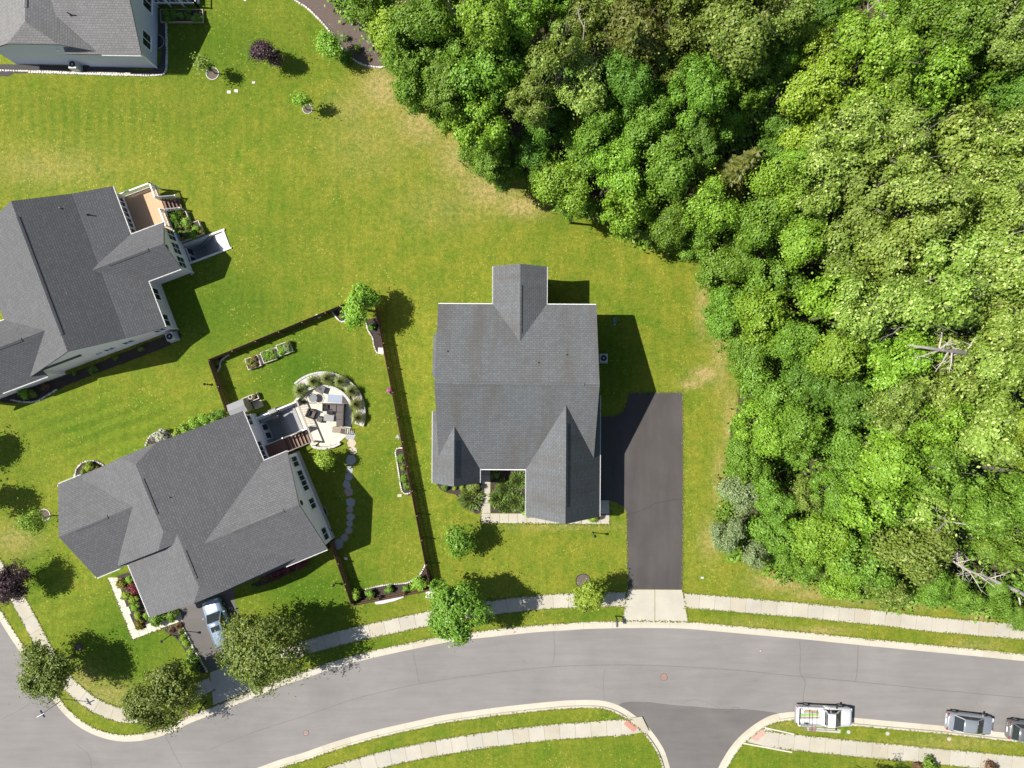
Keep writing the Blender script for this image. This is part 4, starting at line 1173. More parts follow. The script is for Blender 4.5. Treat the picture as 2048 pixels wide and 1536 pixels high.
GF = 'shrubs by the front door of the middle house'
for x, y, r_, k_, lb, kd in (
    (888, 973, 9, 'mid', 'low green shrub at the left end of the mulch bed under the grey gable', 'round'),
    (908, 976, 5, 'lime', 'smallest round shrub in the mulch bed under the grey gable', 'round'),
    (923, 976, 6.5, 'lime', 'second small round shrub in the mulch bed under the grey gable', 'round'),
    (947, 974, 14, 'olive', 'olive clipped shrub between the grey gable and the front walk', 'round'),
    (942, 998, 22, 'jun', 'big spreading juniper left of the front walk of the middle house', 'spiky'),
    (996, 1000, 17, 'jun', 'juniper at the lower left of the courtyard bed', 'spiky'), (1012, 980, 20, 'jun', 'largest juniper in the middle of the courtyard bed', 'spiky'),
    (1038, 962, 17, 'jun', 'juniper at the top right of the courtyard bed', 'spiky'), (1033, 1005, 18, 'jun', 'juniper at the lower right of the courtyard bed', 'spiky'), (1008, 1014, 12, 'jun', 'small juniper at the lower edge of the courtyard bed', 'spiky'),
    (991, 948, 9, 'deep', 'dark round shrub in the shade beside the front door', 'round'),
    (1053, 1026, 8, 'lime', 'lime round shrub at the left corner of the garage gable', 'round'), (1185, 1037, 9, 'lime', 'flat lime shrub at the right corner of the garage gable', 'flat')):
    shrub(x, y, r_ * (1.3 if kd == 'spiky' else 1), k_, lb, kd, 1.0 if kd == 'spiky' else None)
for x, y, r_, k_, lb, kd in (
    (242, 1166, 10, 'gold', 'yellow green shrub at the top of the front walk bed', 'loose'), (258, 1160, 8, 'bright', 'bright shrub tucked under the eave by the front walk', 'round'),
    (264, 1180, 13, 'red', 'dark red maple shrub under the eave by the front walk', 'flat'), (254, 1191, 11, 'lime', 'wide lime shrub beside the front walk below the red maple', 'round'),
    (266, 1200, 10, 'lime', 'lime shrub against the eave below the red maple', 'round'), (270, 1216, 9, 'bright', 'bright clipped shrub halfway down the front walk', 'round'),
    (277, 1230, 9, 'lime', 'clipped lime shrub near the bend of the front walk', 'round'), (291, 1231, 8, 'bright', 'small bright shrub under the lower roof corner', 'round'),
    (278, 1248, 10, 'gold', 'low golden shrub in the bend of the front walk', 'flat'), (312, 1240, 14, 'mid', 'left of two dark green shrubs beside the garage wall', 'round'), (343, 1231, 13, 'mid', 'right of two dark green shrubs beside the garage wall', 'round'),
    (342, 1261, 8, 'rust', 'rust coloured grass clump beside the walk end', 'grass'), (357, 1252, 9, 'rust', 'largest rust grass clump beside the pale driveway', 'grass'), (362, 1263, 8, 'olive', 'brownish grass clump next to the pale driveway edge', 'grass'),
    (364, 1276, 7, 'lime', 'top lime plant of the row along the pale driveway', 'loose'), (371, 1288, 7, 'lime', 'second lime plant of the row along the pale driveway', 'loose'), (379, 1303, 7, 'lime', 'third lime plant of the row along the pale driveway', 'loose'), (385, 1322, 12, 'mid', 'green shrub at the bottom of the row along the pale driveway', 'loose'), (391, 1338, 9, 'deep', 'dark shrub at the foot of the pale driveway', 'loose'),
    (178, 934, 11, 'lime', 'lime dome shrub in the stone ringed bed behind the left gable', 'round'), (166, 945, 7, 'olive', 'olive shrub left of the lime dome in the stone ringed bed', 'loose'), (192, 938, 6, 'gold', 'small golden shrub right of the lime dome in the stone ringed bed', 'loose'),
    (322, 873, 15, 'white', 'white flowering shrub against the top wall of the white house', 'round'),
    (352, 866, 9, 'lime', 'first lime shrub right of the white flowering one', 'loose'), (368, 858, 11, 'bright', 'second bright shrub along the top wall of the white house', 'loose'), (388, 850, 13, 'bright', 'third and widest bright shrub along the top wall', 'loose'), (408, 842, 12, 'bright', 'fourth bright shrub along the top wall', 'loose'), (426, 836, 11, 'mid', 'fifth shrub along the top wall next to the fence end', 'loose'), (442, 830, 8, 'deep', 'dark shrub between the fence end and the shed', 'loose'),
    (600, 1124, 12, 'red', 'right red shrub under the lower eave of the white house', 'loose'), (575, 1133, 13, 'red', 'middle red shrub under the lower eave of the white house', 'loose'), (550, 1142, 14, 'red', 'left red shrub with pink bloom under the lower eave', 'loose'), (528, 1152, 9, 'rust', 'brownish shrub left of the red ones under the lower eave', 'loose'),
    (45, 786, 10, 'bright', 'bright shrub at the front corner of the cream house', 'loose'), (62, 788, 8, 'olive', 'olive shrub at the front corner of the cream house', 'loose'), (90, 774, 7, 'rust', 'rusty shrub by the downpipe of the cream house', 'loose'),
    (185, 738, 9, 'deep', 'dark green shrub in the mulch along the lower wall of the cream house', 'loose'), (232, 716, 6, 'deep', 'small shrub right of the middle of the cream house lower wall', 'round'), (280, 697, 6, 'olive', 'small shrub near the right end of the cream house lower wall', 'round'), (150, 745, 6, 'deep', 'small shrub left of the dark one on the cream house lower wall', 'round'),
    (693, 20, 9, 'deep', 'dark shrub at the top of the white edged bed', 'loose'), (688, 74, 8, 'grey', 'pale wispy plant in the white edged bed', 'loose'), (714, 97, 8, 'mid', 'round green shrub in the white edged bed', 'round'), (738, 118, 4, 'gold', 'tiny golden shrub at the tip of the white edged bed', 'round'),
    (690, 112, 15, 'deep', 'dark spreading shrub just outside the white edged bed', 'loose'),
    (713, 1190, 13, 'lime', 'lime shrub at the left end of the bottom fence bed', 'round'), (741, 1187, 10, 'mid', 'second shrub from the left in the bottom fence bed', 'round'), (779, 1179, 9, 'mid', 'middle shrub of the bottom fence bed', 'round'), (812, 1176, 8, 'mid', 'fourth shrub of the bottom fence bed', 'round'), (838, 1168, 16, 'bright', 'largest shrub at the right end of the bottom fence bed', 'round'),
    (802, 918, 8, 'mid', 'upper leafy shrub in the narrow bed along the right fence', 'loose'), (807, 935, 6, 'olive', 'middle shrub in the narrow bed along the right fence', 'loose'), (811, 957, 9, 'mid', 'lower leafy shrub in the narrow bed along the right fence', 'loose'), (814, 972, 7, 'mid', 'lowest shrub in the narrow bed along the right fence', 'loose'),
    (778, 781, 5.5, 'pink', 'pink flowering bush against the right fence', 'round'), (797, 874, 5, 'white', 'white flowering bush against the right fence', 'round'),
    (744, 655, 7, 'deep', 'dark shrub in the wavy bed below the fence corner tree', 'loose'), (684, 632, 5, 'olive', 'small shrub inside the curved stones by the top fence', 'loose'), (678, 617, 4, 'pink', 'pink flowers at the right end of the top fence', 'loose'), (434, 724, 5, 'olive', 'small shrub in the corner bed where the fences meet', 'loose'),
    (607, 804, 5, 'jun', 'small round plant on the left rim of the patio', 'round'),
    (1440, 962, 9, 'gold', 'yellow bush at the left edge of the wood', 'loose'),
    (1862, 1534, 15, 'mid', 'green shrub at the lower edge below the right pavement', 'loose'), (1836, 1536, 9, 'rust', 'twiggy rust shrub left of the green one at the lower edge', 'loose'), (1985, 1538, 12, 'rust', 'twiggy shrub at the lower edge near the parked cars', 'loose')):
    shrub(x, y, r_, k_, lb, kd)

# ------------------------------------------------------------------ the wood
PROTO = []
for nm, rx, rz, lv, lf, lb_, cl, rg, pr, fl, dr in (
    ('broad_a', 1, .85, 24000, .050, 12, .12, .4, 16, .12, 0), ('broad_b', 1, .95, 24000, .048, 14, .11, .45, 15, .12, 0), ('broad_c', 1, .75, 22000, .052, 10, .13, .45, 15, .14, 0),
    ('dense_a', 1, .8, 26000, .044, 14, .10, .35, 16, .1, 0), ('dense_b', 1, .9, 25000, .046, 13, .105, .4, 16, .1, 0),
    ('airy_a', 1, .9, 17000, .055, 13, .13, .6, 13, .2, .1), ('airy_b', 1, .8, 17000, .052, 15, .125, .65, 13, .2, .1)):
    cm, tips = crown_mesh('crown', rx, rz, lv, lf, lb_, cl, rg, dr, pr, fl, .80, .34)
    PROTO.append((nm, cm, tips))
TRUNKS = [trunk_mesh('trunk', 0, 2.6, [(t[0] * .8, t[1] * .8, t[2]) for t in PROTO[i][2][:9]], .07, (random.uniform(-.2, .2), random.uniform(-.2, .2))) for i in range(len(PROTO))]

def conifer_mesh():
    m = MB()
    nb = 150
    for i in range(nb):
        z = 1 - (i / nb) ** 0.8
        a = i * 2.4 + random.uniform(-.4, .4); L = ((1 - z) * .95 + .08) * random.uniform(.75, 1.1)
        d = Vector((math.cos(a), math.sin(a), -.12)); s_ = Vector((-d.y, d.x, 0))
        for k in range(20):
            f = (k + 1) / 20
            p = Vector((0, 0, z * 2.4)) + d * L * f + Vector((0, 0, -.30 * f * f * L))
            for sg in (-1, 1):
                e = p + (s_ * sg * .8 + d * random.uniform(.5, 1.0)).normalized() * (.12 * (1.2 - f * .7)) + Vector((0, 0, random.uniform(-.05, .02)))
                w = d * .018
                m.add([p - w, p + w, e + w * .5 + Vector((0, 0, .012)), e - w * .5], [(0, 1, 2, 3)])
    return m.mesh('crown', fix=False)
CONIF = conifer_mesh()

def zone(px, py):
    a = 'top edge' if py < 180 else 'upper third' if py < 430 else 'middle' if py < 720 else 'lower half' if py < 980 else 'foot'
    b = 'left tip' if px < 900 else 'lawn side' if px < 1100 else 'left of centre' if px < 1300 else 'house side' if px < 1500 else 'central' if px < 1700 else 'right of centre' if px < 1880 else 'by right edge'
    return a, b
WORD = {'mid': 'green', 'deep': 'dark green', 'bright': 'bright green', 'lime': 'lime green', 'pale': 'pale olive', 'olive': 'olive', 'gold': 'yellow', 'grey': 'silvery green', 'fir': 'yellow green', 'rust': 'rusty'}
WT = []
def wood_tree(px, py, hc, rpx, leafk, proto=None, bark=BARK):
    hc = hc * random.uniform(.84, 1.14) if hc > 8 else hc
    rpx = rpx * random.uniform(.88, 1.04)
    k = (CAMH - hc) / FPX
    r = rpx * k
    p = P(px, py, hc)
    z_ = zone(px, py)
    i = proto if proto is not None else random.randrange(5)
    big = 'large' if rpx > 72 else ('small' if rpx < 46 else 'mid-sized')
    lab = '%s %s %s tree, %s of the wood, %s' % (big, 'twiggy' if i >= 5 else 'leafy', WORD[leafk], z_[0], z_[1])
    t = thing('forest_tree', lab, 'tree', (p.x, p.y, 0), random.uniform(0, 6.28), 'trees of the wood')
    WT.append((lab, px, t))
    hz = min(hc * .66, r * random.uniform(1.1, 1.6))
    link_m('crown', PROTO[i][1], LEAF[leafk], t, (0, 0, hc), scale=(r, r, hz))
    link_m('trunk', TRUNKS[i], bark, t, (0, 0, 0), scale=(r, r, hc / 2.6))
    return t
# the crowns one can tell apart in the photograph
NAMED = [
 (738, 12, 6, 44, 'mid', 1), (785, 60, 8, 54, 'lime', 0), (850, 70, 10, 72, 'mid', 3), (840, 170, 5, 50, 'mid', 1), (905, 238, 5, 48, 'bright', 0), (955, 308, 4.5, 44, 'mid', 2), (1012, 345, 4.5, 40, 'mid', 4), (818, 118, 5, 42, 'bright', 1), (930, 150, 9, 58, 'bright', 2), (880, 120, 8, 54, 'mid', 0), (820, 150, 8, 58, 'mid', 4), (960, 40, 13, 66, 'bright', 0), (1040, 30, 14, 52, 'bright', 2),
 (985, 150, 11, 74, 'mid', 4), (900, 180, 9, 58, 'mid', 3), (960, 250, 9, 68, 'bright', 1), (985, 320, 7, 48, 'mid', 3), (1060, 200, 12, 60, 'olive', 1), (1120, 110, 14, 60, 'olive', 5), (1165, 170, 13, 56, 'pale', 6), (1180, 60, 15, 60, 'olive', 0), (1270, 40, 15, 74, 'fir', 2), (1350, 110, 14, 66, 'olive', 1), (1460, 60, 15, 80, 'olive', 0), (1560, 40, 14, 62, 'olive', 2),
 (1190, 250, 11, 62, 'mid', 4), (1240, 180, 13, 62, 'deep', 3), (1290, 240, 12, 60, 'mid', 4), (1390, 190, 13, 62, 'mid', 3), (1490, 170, 13, 64, 'mid', 1), (1130, 370, 8, 54, 'bright', 2), (1170, 310, 9, 52, 'mid', 0), (1230, 330, 9, 58, 'bright', 4), (1250, 420, 8, 60, 'bright', 1), (1330, 450, 7, 56, 'mid', 3), (1330, 330, 11, 62, 'mid', 0), (1400, 290, 11, 50, 'deep', 3), (1420, 420, 10, 58, 'bright', 2), (1395, 490, 6, 40, 'mid', 0),
 (1640, 180, 14, 68, 'lime', 1), (1630, 110, 13, 48, 'lime', 0), (1620, 260, 13, 56, 'lime', 2), (1740, 100, 15, 76, 'bright', 0), (1800, 50, 15, 66, 'mid', 1), (1900, 60, 15, 70, 'mid', 4), (2010, 60, 15, 66, 'olive', 1), (1760, 190, 14, 72, 'bright', 2), (1860, 170, 15, 72, 'bright', 1), (1960, 160, 14, 70, 'mid', 0), (2040, 200, 14, 60, 'deep', 3),
 (1690, 290, 15, 82, 'pale', 0), (1790, 300, 16, 78, 'pale', 1), (1900, 290, 16, 92, 'pale', 5), (2000, 300, 16, 80, 'pale', 0), (1640, 370, 14, 66, 'pale', 6), (1740, 400, 15, 80, 'olive', 1), (1850, 400, 16, 84, 'pale', 6), (1960, 400, 16, 86, 'pale', 0), (2040, 420, 16, 70, 'pale', 1),
 (1560, 370, 12, 56, 'bright', 2), (1520, 450, 10, 62, 'mid', 4), (1600, 470, 12, 66, 'bright', 0), (1690, 500, 14, 72, 'olive', 5), (1790, 510, 15, 84, 'pale', 0), (1900, 510, 16, 90, 'pale', 1), (2010, 530, 16, 84, 'pale', 6),
 (1455, 540, 6, 66, 'mid', 3), (1450, 620, 6, 52, 'mid', 4), (1545, 550, 9, 62, 'mid', 1), (1530, 640, 8, 60, 'bright', 0), (1640, 590, 13, 70, 'bright', 5), (1740, 610, 14, 78, 'pale', 6), (1860, 620, 16, 86, 'pale', 5), (1970, 640, 16, 84, 'pale', 0), (2045, 660, 15, 66, 'pale', 1),
 (1500, 710, 6, 52, 'mid', 3), (1590, 690, 10, 60, 'mid', 4), (1680, 700, 12, 66, 'bright', 0), (1780, 720, 14, 74, 'bright', 2), (1880, 740, 14, 72, 'pale', 6), (1980, 750, 15, 78, 'pale', 0),
 (1540, 790, 6, 64, 'mid', 4), (1520, 860, 6, 62, 'bright', 3), (1620, 770, 8, 56, 'deep', 3), (1700, 800, 11, 62, 'deep', 4), (1790, 810, 12, 62, 'olive', 0), (1870, 830, 13, 64, 'bright', 1), (1960, 860, 14, 78, 'pale', 5), (2040, 880, 14, 70, 'lime', 1),
 (1600, 870, 8, 60, 'mid', 0), (1690, 900, 7, 58, 'mid', 2), (1770, 900, 11, 72, 'bright', 0), (1850, 930, 12, 72, 'mid', 1), (1490, 930, 5, 48, 'mid', 1),
 (1480, 985, 4.5, 42, 'grey', 6), (1455, 1065, 3.5, 38, 'grey', 6), (1505, 1105, 3.5, 34, 'grey', 5), (1545, 1000, 6, 48, 'mid', 4), (1603, 992, 7, 38, 'olive', 5), (1660, 990, 8, 54, 'mid', 3), (1740, 1000, 10, 72, 'bright', 1), (1850, 1030, 12, 74, 'pale', 5), (1820, 1100, 11, 66, 'olive', 6), (1930, 1010, 12, 70, 'mid', 0), (2020, 1000, 13, 74, 'mid', 4),
 (1560, 1070, 5, 54, 'mid', 1), (1640, 1080, 7, 62, 'bright', 4), (1590, 1130, 4, 38, 'mid', 0), (1720, 1110, 8, 66, 'mid', 1), (1680, 1160, 4.5, 44, 'bright', 2), (1760, 1170, 5, 48, 'olive', 0), (1850, 1170, 4, 42, 'mid', 3), (1920, 1190, 3.2, 40, 'mid', 4), (2020, 1100, 10, 62, 'mid', 0), (1990, 1200, 2.6, 36, 'mid', 1), (2030, 1230, 2.0, 30, 'mid', 3),
 (1100, 10, 13, 54, 'mid', 1), (1375, 10, 14, 58, 'olive', 0), (1520, -10, 14, 62, 'olive', 2), (1640, 15, 10, 50, 'deep', 3), (1700, -20, 12, 54, 'mid', 4), (1965, 20, 14, 58, 'mid', 1), (1220, 5, 14, 52, 'bright', 2), (1060, 300, 6, 44, 'deep', 3), (1090, 350, 5, 38, 'mid', 4), (1100, 240, 8, 50, 'deep', 3), (1150, 420, 5, 34, 'mid', 0), (1560, 270, 9, 52, 'deep', 4), (1560, 130, 11, 56, 'mid', 3), (1600, 330, 10, 44, 'bright', 1), (1450, 240, 10, 52, 'mid', 4), (1330, 190, 11, 50, 'deep', 3), (1020, 90, 12, 52, 'mid', 1), (920, 110, 10, 52, 'mid', 4), (2110, 120, 15, 80, 'mid', 0), (2120, 330, 15, 80, 'pale', 0), (2130, 560, 15, 80, 'pale', 1), (2120, 780, 14, 76, 'pale', 0), (2110, 960, 13, 70, 'mid', 1), (2110, 1120, 8, 60, 'mid', 4), (1000, -60, 14, 70, 'mid', 0), (1140, -60, 15, 70, 'olive', 1), (1300, -70, 15, 76, 'mid', 0), (1450, -60, 15, 72, 'olive', 4), (1850, -60, 15, 80, 'mid', 0), (2000, -50, 15, 76, 'mid', 1), (870, -50, 11, 66, 'deep', 3), (750, -50, 8, 60, 'mid', 4)]
for a in NAMED: wood_tree(*a[:5], proto=a[5])
for lab in {w_[0] for w_ in WT}:
    same = sorted([w_ for w_ in WT if w_[0] == lab], key=lambda w_: w_[1])
    if len(same) > 1:
        for k, w_ in enumerate(same):
            w_[2]['label'] = lab + ', ' + ('first', 'second', 'third', 'fourth', 'fifth', 'sixth')[k] + ' from left'
# yellow-green conifer with drooping fronds
def conifer(px, py, h, rpx, leafk, label):
    p = P(px, py, h * .8); r = rpx * (CAMH - h * .6) / FPX
    t = thing('conifer', label, 'tree', (p.x, p.y, 0), random.uniform(0, 6))
    link_m('crown', CONIF, LEAF[leafk], t, (0, 0, h * .18), scale=(r, r, h * .82 / 2.4))
    MB().tube([(0, 0, -.1), (0, 0, h)], [r * .06, .03], 6).build('trunk', BARK, t)
conifer(1487, 330, 16, 80, 'fir', 'conifer with drooping yellow green fronds in the upper part of the wood')
conifer(1262, 90, 18.5, 62, 'fir', 'conifer with pale fronds at the top edge of the wood')

# dead and bare trees
BARKD = mat('bark_weathered', (0.27, 0.245, 0.215), 0.9, 0.25, 4, 30, 0.15, 0.4)
def bare_tree(px, py, h, label, spread, n=9, tilt=(0, 0), m_=BARKD, r0=.16, base=None):
    p = base if base is not None else P(px, py, h * .7)
    t = thing('bare_tree', label, 'dead tree', (p.x, p.y, 0), 0)
    m = MB()
    top = Vector((tilt[0], tilt[1], h))
    m.tube([(0, 0, -.1), top * .5 + Vector((.15, -.1, 0)), top], [r0, r0 * .7, r0 * .2], 7)
    m.build('trunk', m_, t, smooth=True)
    for i in range(n):
        f = random.uniform(.4, .98); a = top * f
        d = Vector((random.uniform(-1, 1), random.uniform(-1, 1), random.uniform(.1, .7))).normalized()
        L = spread * random.uniform(.5, 1.0) * (1.25 - f * .5)
        m = MB(); e = a + d * L
        mid = a.lerp(e, .5) + Vector((random.uniform(-.2, .2), random.uniform(-.2, .2), .1)) * L * .4
        m.tube([a, mid, e], [r0 * .42, r0 * .26, r0 * .06], 5)
        for _ in range(6):
            s_ = mid.lerp(e, random.uniform(-.6, .95)); e2 = s_ + (d + Vector((random.uniform(-1, 1), random.uniform(-1, 1), random.uniform(-.3, .4)))).normalized() * L * random.uniform(.2, .45)
            m.tube([s_, s_.lerp(e2, .5) + Vector((0, 0, .05)), e2], [r0 * .15, r0 * .1, r0 * .03], 4)
        m.build('branch', m_, t)
bare_tree(1105, 150, 15.5, 'bare grey tree with forked twigs in the upper left of the wood', 3.2, 11, (.5, -.8))
bare_tree(1170, 110, 16, 'bare pale tree right of the forked grey one at the top of the wood', 2.4, 8, (-.5, .2))
bare_tree(1850, 1045, 14.2, 'pale dead stub with forked limbs in the lower right of the wood', 2.4, 5, (1.0, .6), r0=.22)
for x, y, h_, lb, sp_, n_ in ((1790, 590, 18.2, 'among the pale crowns right of the wood centre', 2.4, 9), (1960, 480, 19.4, 'by the right edge, level with the deck of the cream house', 2.6, 9), (1735, 655, 17.2, 'below the pale crowns right of the wood centre', 2.4, 9), (1985, 640, 18.8, 'by the right edge, level with the driveway top', 2.6, 9)):
    bare_tree(x, y, h_, 'thin bare treetop, ' + lb, sp_, n_, (random.uniform(-.6, .6), random.uniform(-.4, .6)), r0=.08)
bare_tree(1700, 40, 15, 'bare twigs over the dark gap at the top of the wood', 2.6, 7, (.5, -.3), r0=.12)
t = thing('leaning_tree', 'thick pale leaning trunk crossing the crowns right of the wood centre', 'dead tree', P(2010, 738))
base = P(2010, 738)
pts = [P(2010, 738, 0), P(1980, 722, 8), P(1925, 705, 15.6), P(1870, 698, 16.8), P(1815, 690, 17.4)]
MB().tube([q_ - base for q_ in pts], [.28, .24, .19, .13, .05], 8).build('trunk', BARKD, t, smooth=True)
for i in range(8):
    f = random.uniform(1.8, 3.9); k = min(3, int(f)); a_ = pts[k].lerp(pts[k + 1], f - k) - base
    d = Vector((random.uniform(-1, .3), random.uniform(-1, 1), random.uniform(0, .5))).normalized() * random.uniform(1.2, 2.4)
    m = MB().tube([a_, a_ + d * .5 + Vector((0, 0, .1)), a_ + d], [.07, .045, .015], 5)
    for _ in range(4):
        s_ = a_ + d * random.uniform(.3, .9); m.tube([s_, s_ + Vector((random.uniform(-1, 1), random.uniform(-1, 1), random.uniform(-.2, .5))) * .7], [.025, .01], 4)
    m.build('branch', BARKW, t)
# leaning dead tree at the lower right
t = thing('fallen_tree', 'leaning dead grey tree with bare twigs at the lower right of the wood', 'dead tree', P(2075, 1205))
base = P(2075, 1205)
pts = [P(2075, 1205, .0), P(2035, 1182, 2.0), P(1985, 1160, 3.4), P(1930, 1138, 4.6), P(1895, 1115, 5.6)]
m = MB().tube([q_ - base for q_ in pts], [.24, .2, .16, .11, .05], 8); m.build('trunk', BARKW, t, smooth=True)
for i in range(16):
    f = random.uniform(.3, .97) * 4; k = min(3, int(f)); a = pts[k].lerp(pts[k + 1], f - k) - base
    d = Vector((random.uniform(-1, .6), random.uniform(-1, 1), random.uniform(-.1, .6))).normalized() * random.uniform(.9, 2.2)
    m = MB().tube([a, a + d * .5 + Vector((0, 0, .1)), a + d], [.055, .035, .012], 5)
    for _ in range(5):
        s_ = a + d * random.uniform(.2, .9); m.tube([s_, s_ + Vector((random.uniform(-1, 1), random.uniform(-1, 1), random.uniform(-.2, .5))) * .6], [.02, .008], 4)
    m.build('branch', BARKW, t)
m = MB().tube([pts[1] - base, P(2040, 1205, 2.2) - base, P(2042, 1228, 1.6) - base, P(2036, 1246, .9) - base], [.1, .08, .06, .03], 6); m.build('branch', BARKW, t, smooth=True)

# undergrowth: low leaves nobody could count
fpx = np.array(FOREST_PX)
cand = np.stack([rng.uniform(640, 2200, 5200), rng.uniform(-100, 1260, 5200)], 1)
cand = cand[poly_mask(cand, fpx)][:2600]
gap = ~(((np.abs(cand[:, 0] - 1075) < 55) & (np.abs(cand[:, 1] - 300) < 70)) | ((np.abs(cand[:, 0] - 1180) < 60) & (np.abs(cand[:, 1] - 400) < 30)))
cand = cand[gap]
cx, cy = (cand[:, 0] - 1024) * PXM, (768 - cand[:, 1]) * PXM
per = 22
kk = np.repeat(np.arange(len(cand)), per)
hh = rng.uniform(.25, 2.2, len(cand))
pp = np.stack([cx[kk], cy[kk], hh[kk]], 1) + rng.normal(0, .42, (len(kk), 3)) * np.array([1, 1, .5])
pp[:, 2] = np.clip(pp[:, 2], .05, None)
link('undergrowth', leaf_mesh('undergrowth', pp, np.array([0, 0, 1.]) + rng.normal(0, .4, (len(kk), 3)), rng.uniform(.14, .34, len(kk))), LEAF['mid'], kind='stuff', label='low green undergrowth on the floor of the wood', cat='undergrowth')
# leafy fringe where the wood meets the lawn
ed = resample(np.array([P2(x, y) for x, y in FOREST_PX[:29]]), .55)
kk = np.repeat(np.arange(len(ed)), 60)
hh = rng.uniform(.2, 1.5, len(ed))
gapm = rng.random(len(ed)) < .68
kk = kk[gapm[kk]]
sgn = offset(ed, .9)
pp = np.concatenate([sgn[kk], hh[kk][:, None]], 1) + rng.normal(0, .42, (len(kk), 3)) * np.array([1, 1, .6])
pp[:, 2] = np.clip(pp[:, 2], .04, None)
link('edge_growth', leaf_mesh('edge_growth', pp, np.array([0, 0, 1.]) + rng.normal(0, .45, (len(kk), 3)), rng.uniform(.1, .24, len(kk))), LEAF['mid'], kind='stuff', label='ragged low growth along the edge of the wood', cat='undergrowth')

# turf creeping over the edges of the paving
pp = []
for e in EDGES:
    q_ = resample(np.asarray(e), .05)
    amp = np.interp(np.arange(len(q_)), np.arange(0, len(q_) + 8, 7), rng.uniform(0, 1, len(np.arange(0, len(q_) + 8, 7))))
    keep = rng.random(len(q_)) < .35 + .6 * amp
    pp.append((q_ + rng.normal(0, 1, q_.shape) * (.02 + .05 * amp)[:, None])[keep])
pp = np.concatenate(pp)
pp = np.repeat(pp, 2, axis=0) + rng.normal(0, .02, (len(pp) * 2, 2))
pz = np.concatenate([pp, rng.uniform(.02, .06, (len(pp), 1))], 1)
link('grass_fringe', leaf_mesh('grass_fringe', pz, np.array([0, 0, 1.]) + rng.normal(0, .35, (len(pz), 3)), rng.uniform(.04, .10, len(pz)), aspect=2.4), LEAF['turf'], kind='stuff', label='grass creeping over the edges of kerbs and pavements', cat='grass')
# ------------------------------------------------------------------ fences: every picket a piece
picket = MB().box((0, 0, .68), (.128, .03, 1.32)).add([(-.064, -.015, 1.34), (.064, -.015, 1.34), (.064, .015, 1.34), (-.064, .015, 1.34), (0, -.015, 1.42), (0, .015, 1.42)], [(0, 1, 4), (2, 3, 5), (1, 2, 5, 4), (3, 0, 4, 5)]).mesh('picket')
picket.materials.append(WOOD)
def fence(a, b, label, h=1.35, side=1, sp=.145):
    A_, B_ = P(*a, h), P(*b, h); A_.z = B_.z = 0
    d = B_ - A_; L = d.length; ph = math.atan2(d.y, d.x)
    t = thing('picket_fence', label, 'fence', A_, ph, 'timber picket fences of the garden')
    for i in range(int(L / sp) + 1):
        link('picket', picket, None, t, (i * sp, side * .045, random.uniform(-.012, .012)), random.uniform(-.03, .03))
    for z in (.35, 1.0): MB().box((L / 2, 0, z), (L, .04, .09)).build('rail', WOOD, t)
    n = max(1, int(round(L / 2.4)))
    for i in range(n + 1): MB().box((L * i / n, -side * .07, .66), (.11, .11, 1.45)).build('post', WOOD, t)
    return t
fence((746, 588), (861, 1180), 'long timber picket fence along the right of the garden', side=-1)
fence((417, 720), (743, 586), 'timber picket fence along the top of the garden', side=1)
fence((417, 722), (453, 826), 'short timber picket fence at the left of the garden by the shed', side=-1)
fence((661, 1087), (703, 1210), 'short timber picket fence below the white house corner', side=-1)
fence((706, 1211), (859, 1181), 'timber picket fence along the bottom of the garden', side=-1)
g_ = thing('garden_gate', 'brown timber gate between the white house corner and the short fence', 'gate', P(655, 1078), math.atan2(P(661, 1087).y - P(655, 1070).y, P(661, 1087).x - P(655, 1070).x))
for i in range(6): link('picket', picket, None, g_, (i * .15, 0, 0))
for z in (.35, 1.0): MB().box((.38, .04, z), (.85, .04, .09)).build('rail', WOOD, g_)

# ------------------------------------------------------------------ beds and stone edgings
def bed(pts, label=None, m_=MULCH, z=.02, name='mulch_bed', step=.35):
    q_ = smooth_line(pts + [pts[0]], step)[:-1]
    q_ += rng.normal(0, .015, q_.shape)
    return link(name, flat_mesh(name, [tuple(a) for a in q_], z), m_, kind='structure')
STS = [MB().box((0, 0, .055), (.24, .17, .13), 0, .78).mesh('stone'), MB().box((0, 0, .05), (.19, .19, .12), 0, .72).mesh('stone'), MB().box((0, 0, .06), (.29, .16, .14), 0, .8).mesh('stone')]
STONE2 = mat('edging_stone_grey', (0.36, 0.34, 0.31), 0.9, 0.2, 3)
STONEW = mat('edging_stone_white', (0.55, 0.53, 0.48), 0.85, 0.12, 3)
def edging(pts, label, m_=(STONE, STONE2), sp=.25, sc=1.0):
    q_ = smooth_line(pts, sp)
    t = thing('stone_edging', label, 'edging', (*q_[0], 0))
    for i, a in enumerate(q_):
        ph = math.atan2(*(q_[min(i + 1, len(q_) - 1)] - q_[max(i - 1, 0)])[::-1])
        o = link_m('stone', random.choice(STS), random.choice(m_), t, (a[0] - q_[0][0], a[1] - q_[0][1], random.uniform(0, .012)), ph + random.uniform(-.25, .25))
        s_ = sc * random.uniform(.85, 1.15); o.scale = (s_ * 1.02, s_, random.uniform(.8, 1.2))
    return t
link('mulch_bed', flat_mesh('mulch_bed', [P2(*p_) for p_ in ((981.5, 934), (1056, 934), (1056, 1026), (981.5, 1026))], .018), MULCH, kind='structure')
bed([(870, 955), (876, 972), (888, 984), (912, 990), (922, 1003), (940, 1020), (961, 1024), (961, 955), (915, 950)])
bed([(1048, 1016), (1060, 1030), (1062, 1020)]); bed([(1176, 1030), (1200, 1040), (1212, 1034), (1208, 1024), (1190, 1018)])
bed([(234, 1152), (254, 1146), (264, 1150), (300, 1232), (320, 1228), (356, 1216), (360, 1226), (332, 1240), (281, 1259), (271, 1255), (250, 1205)])
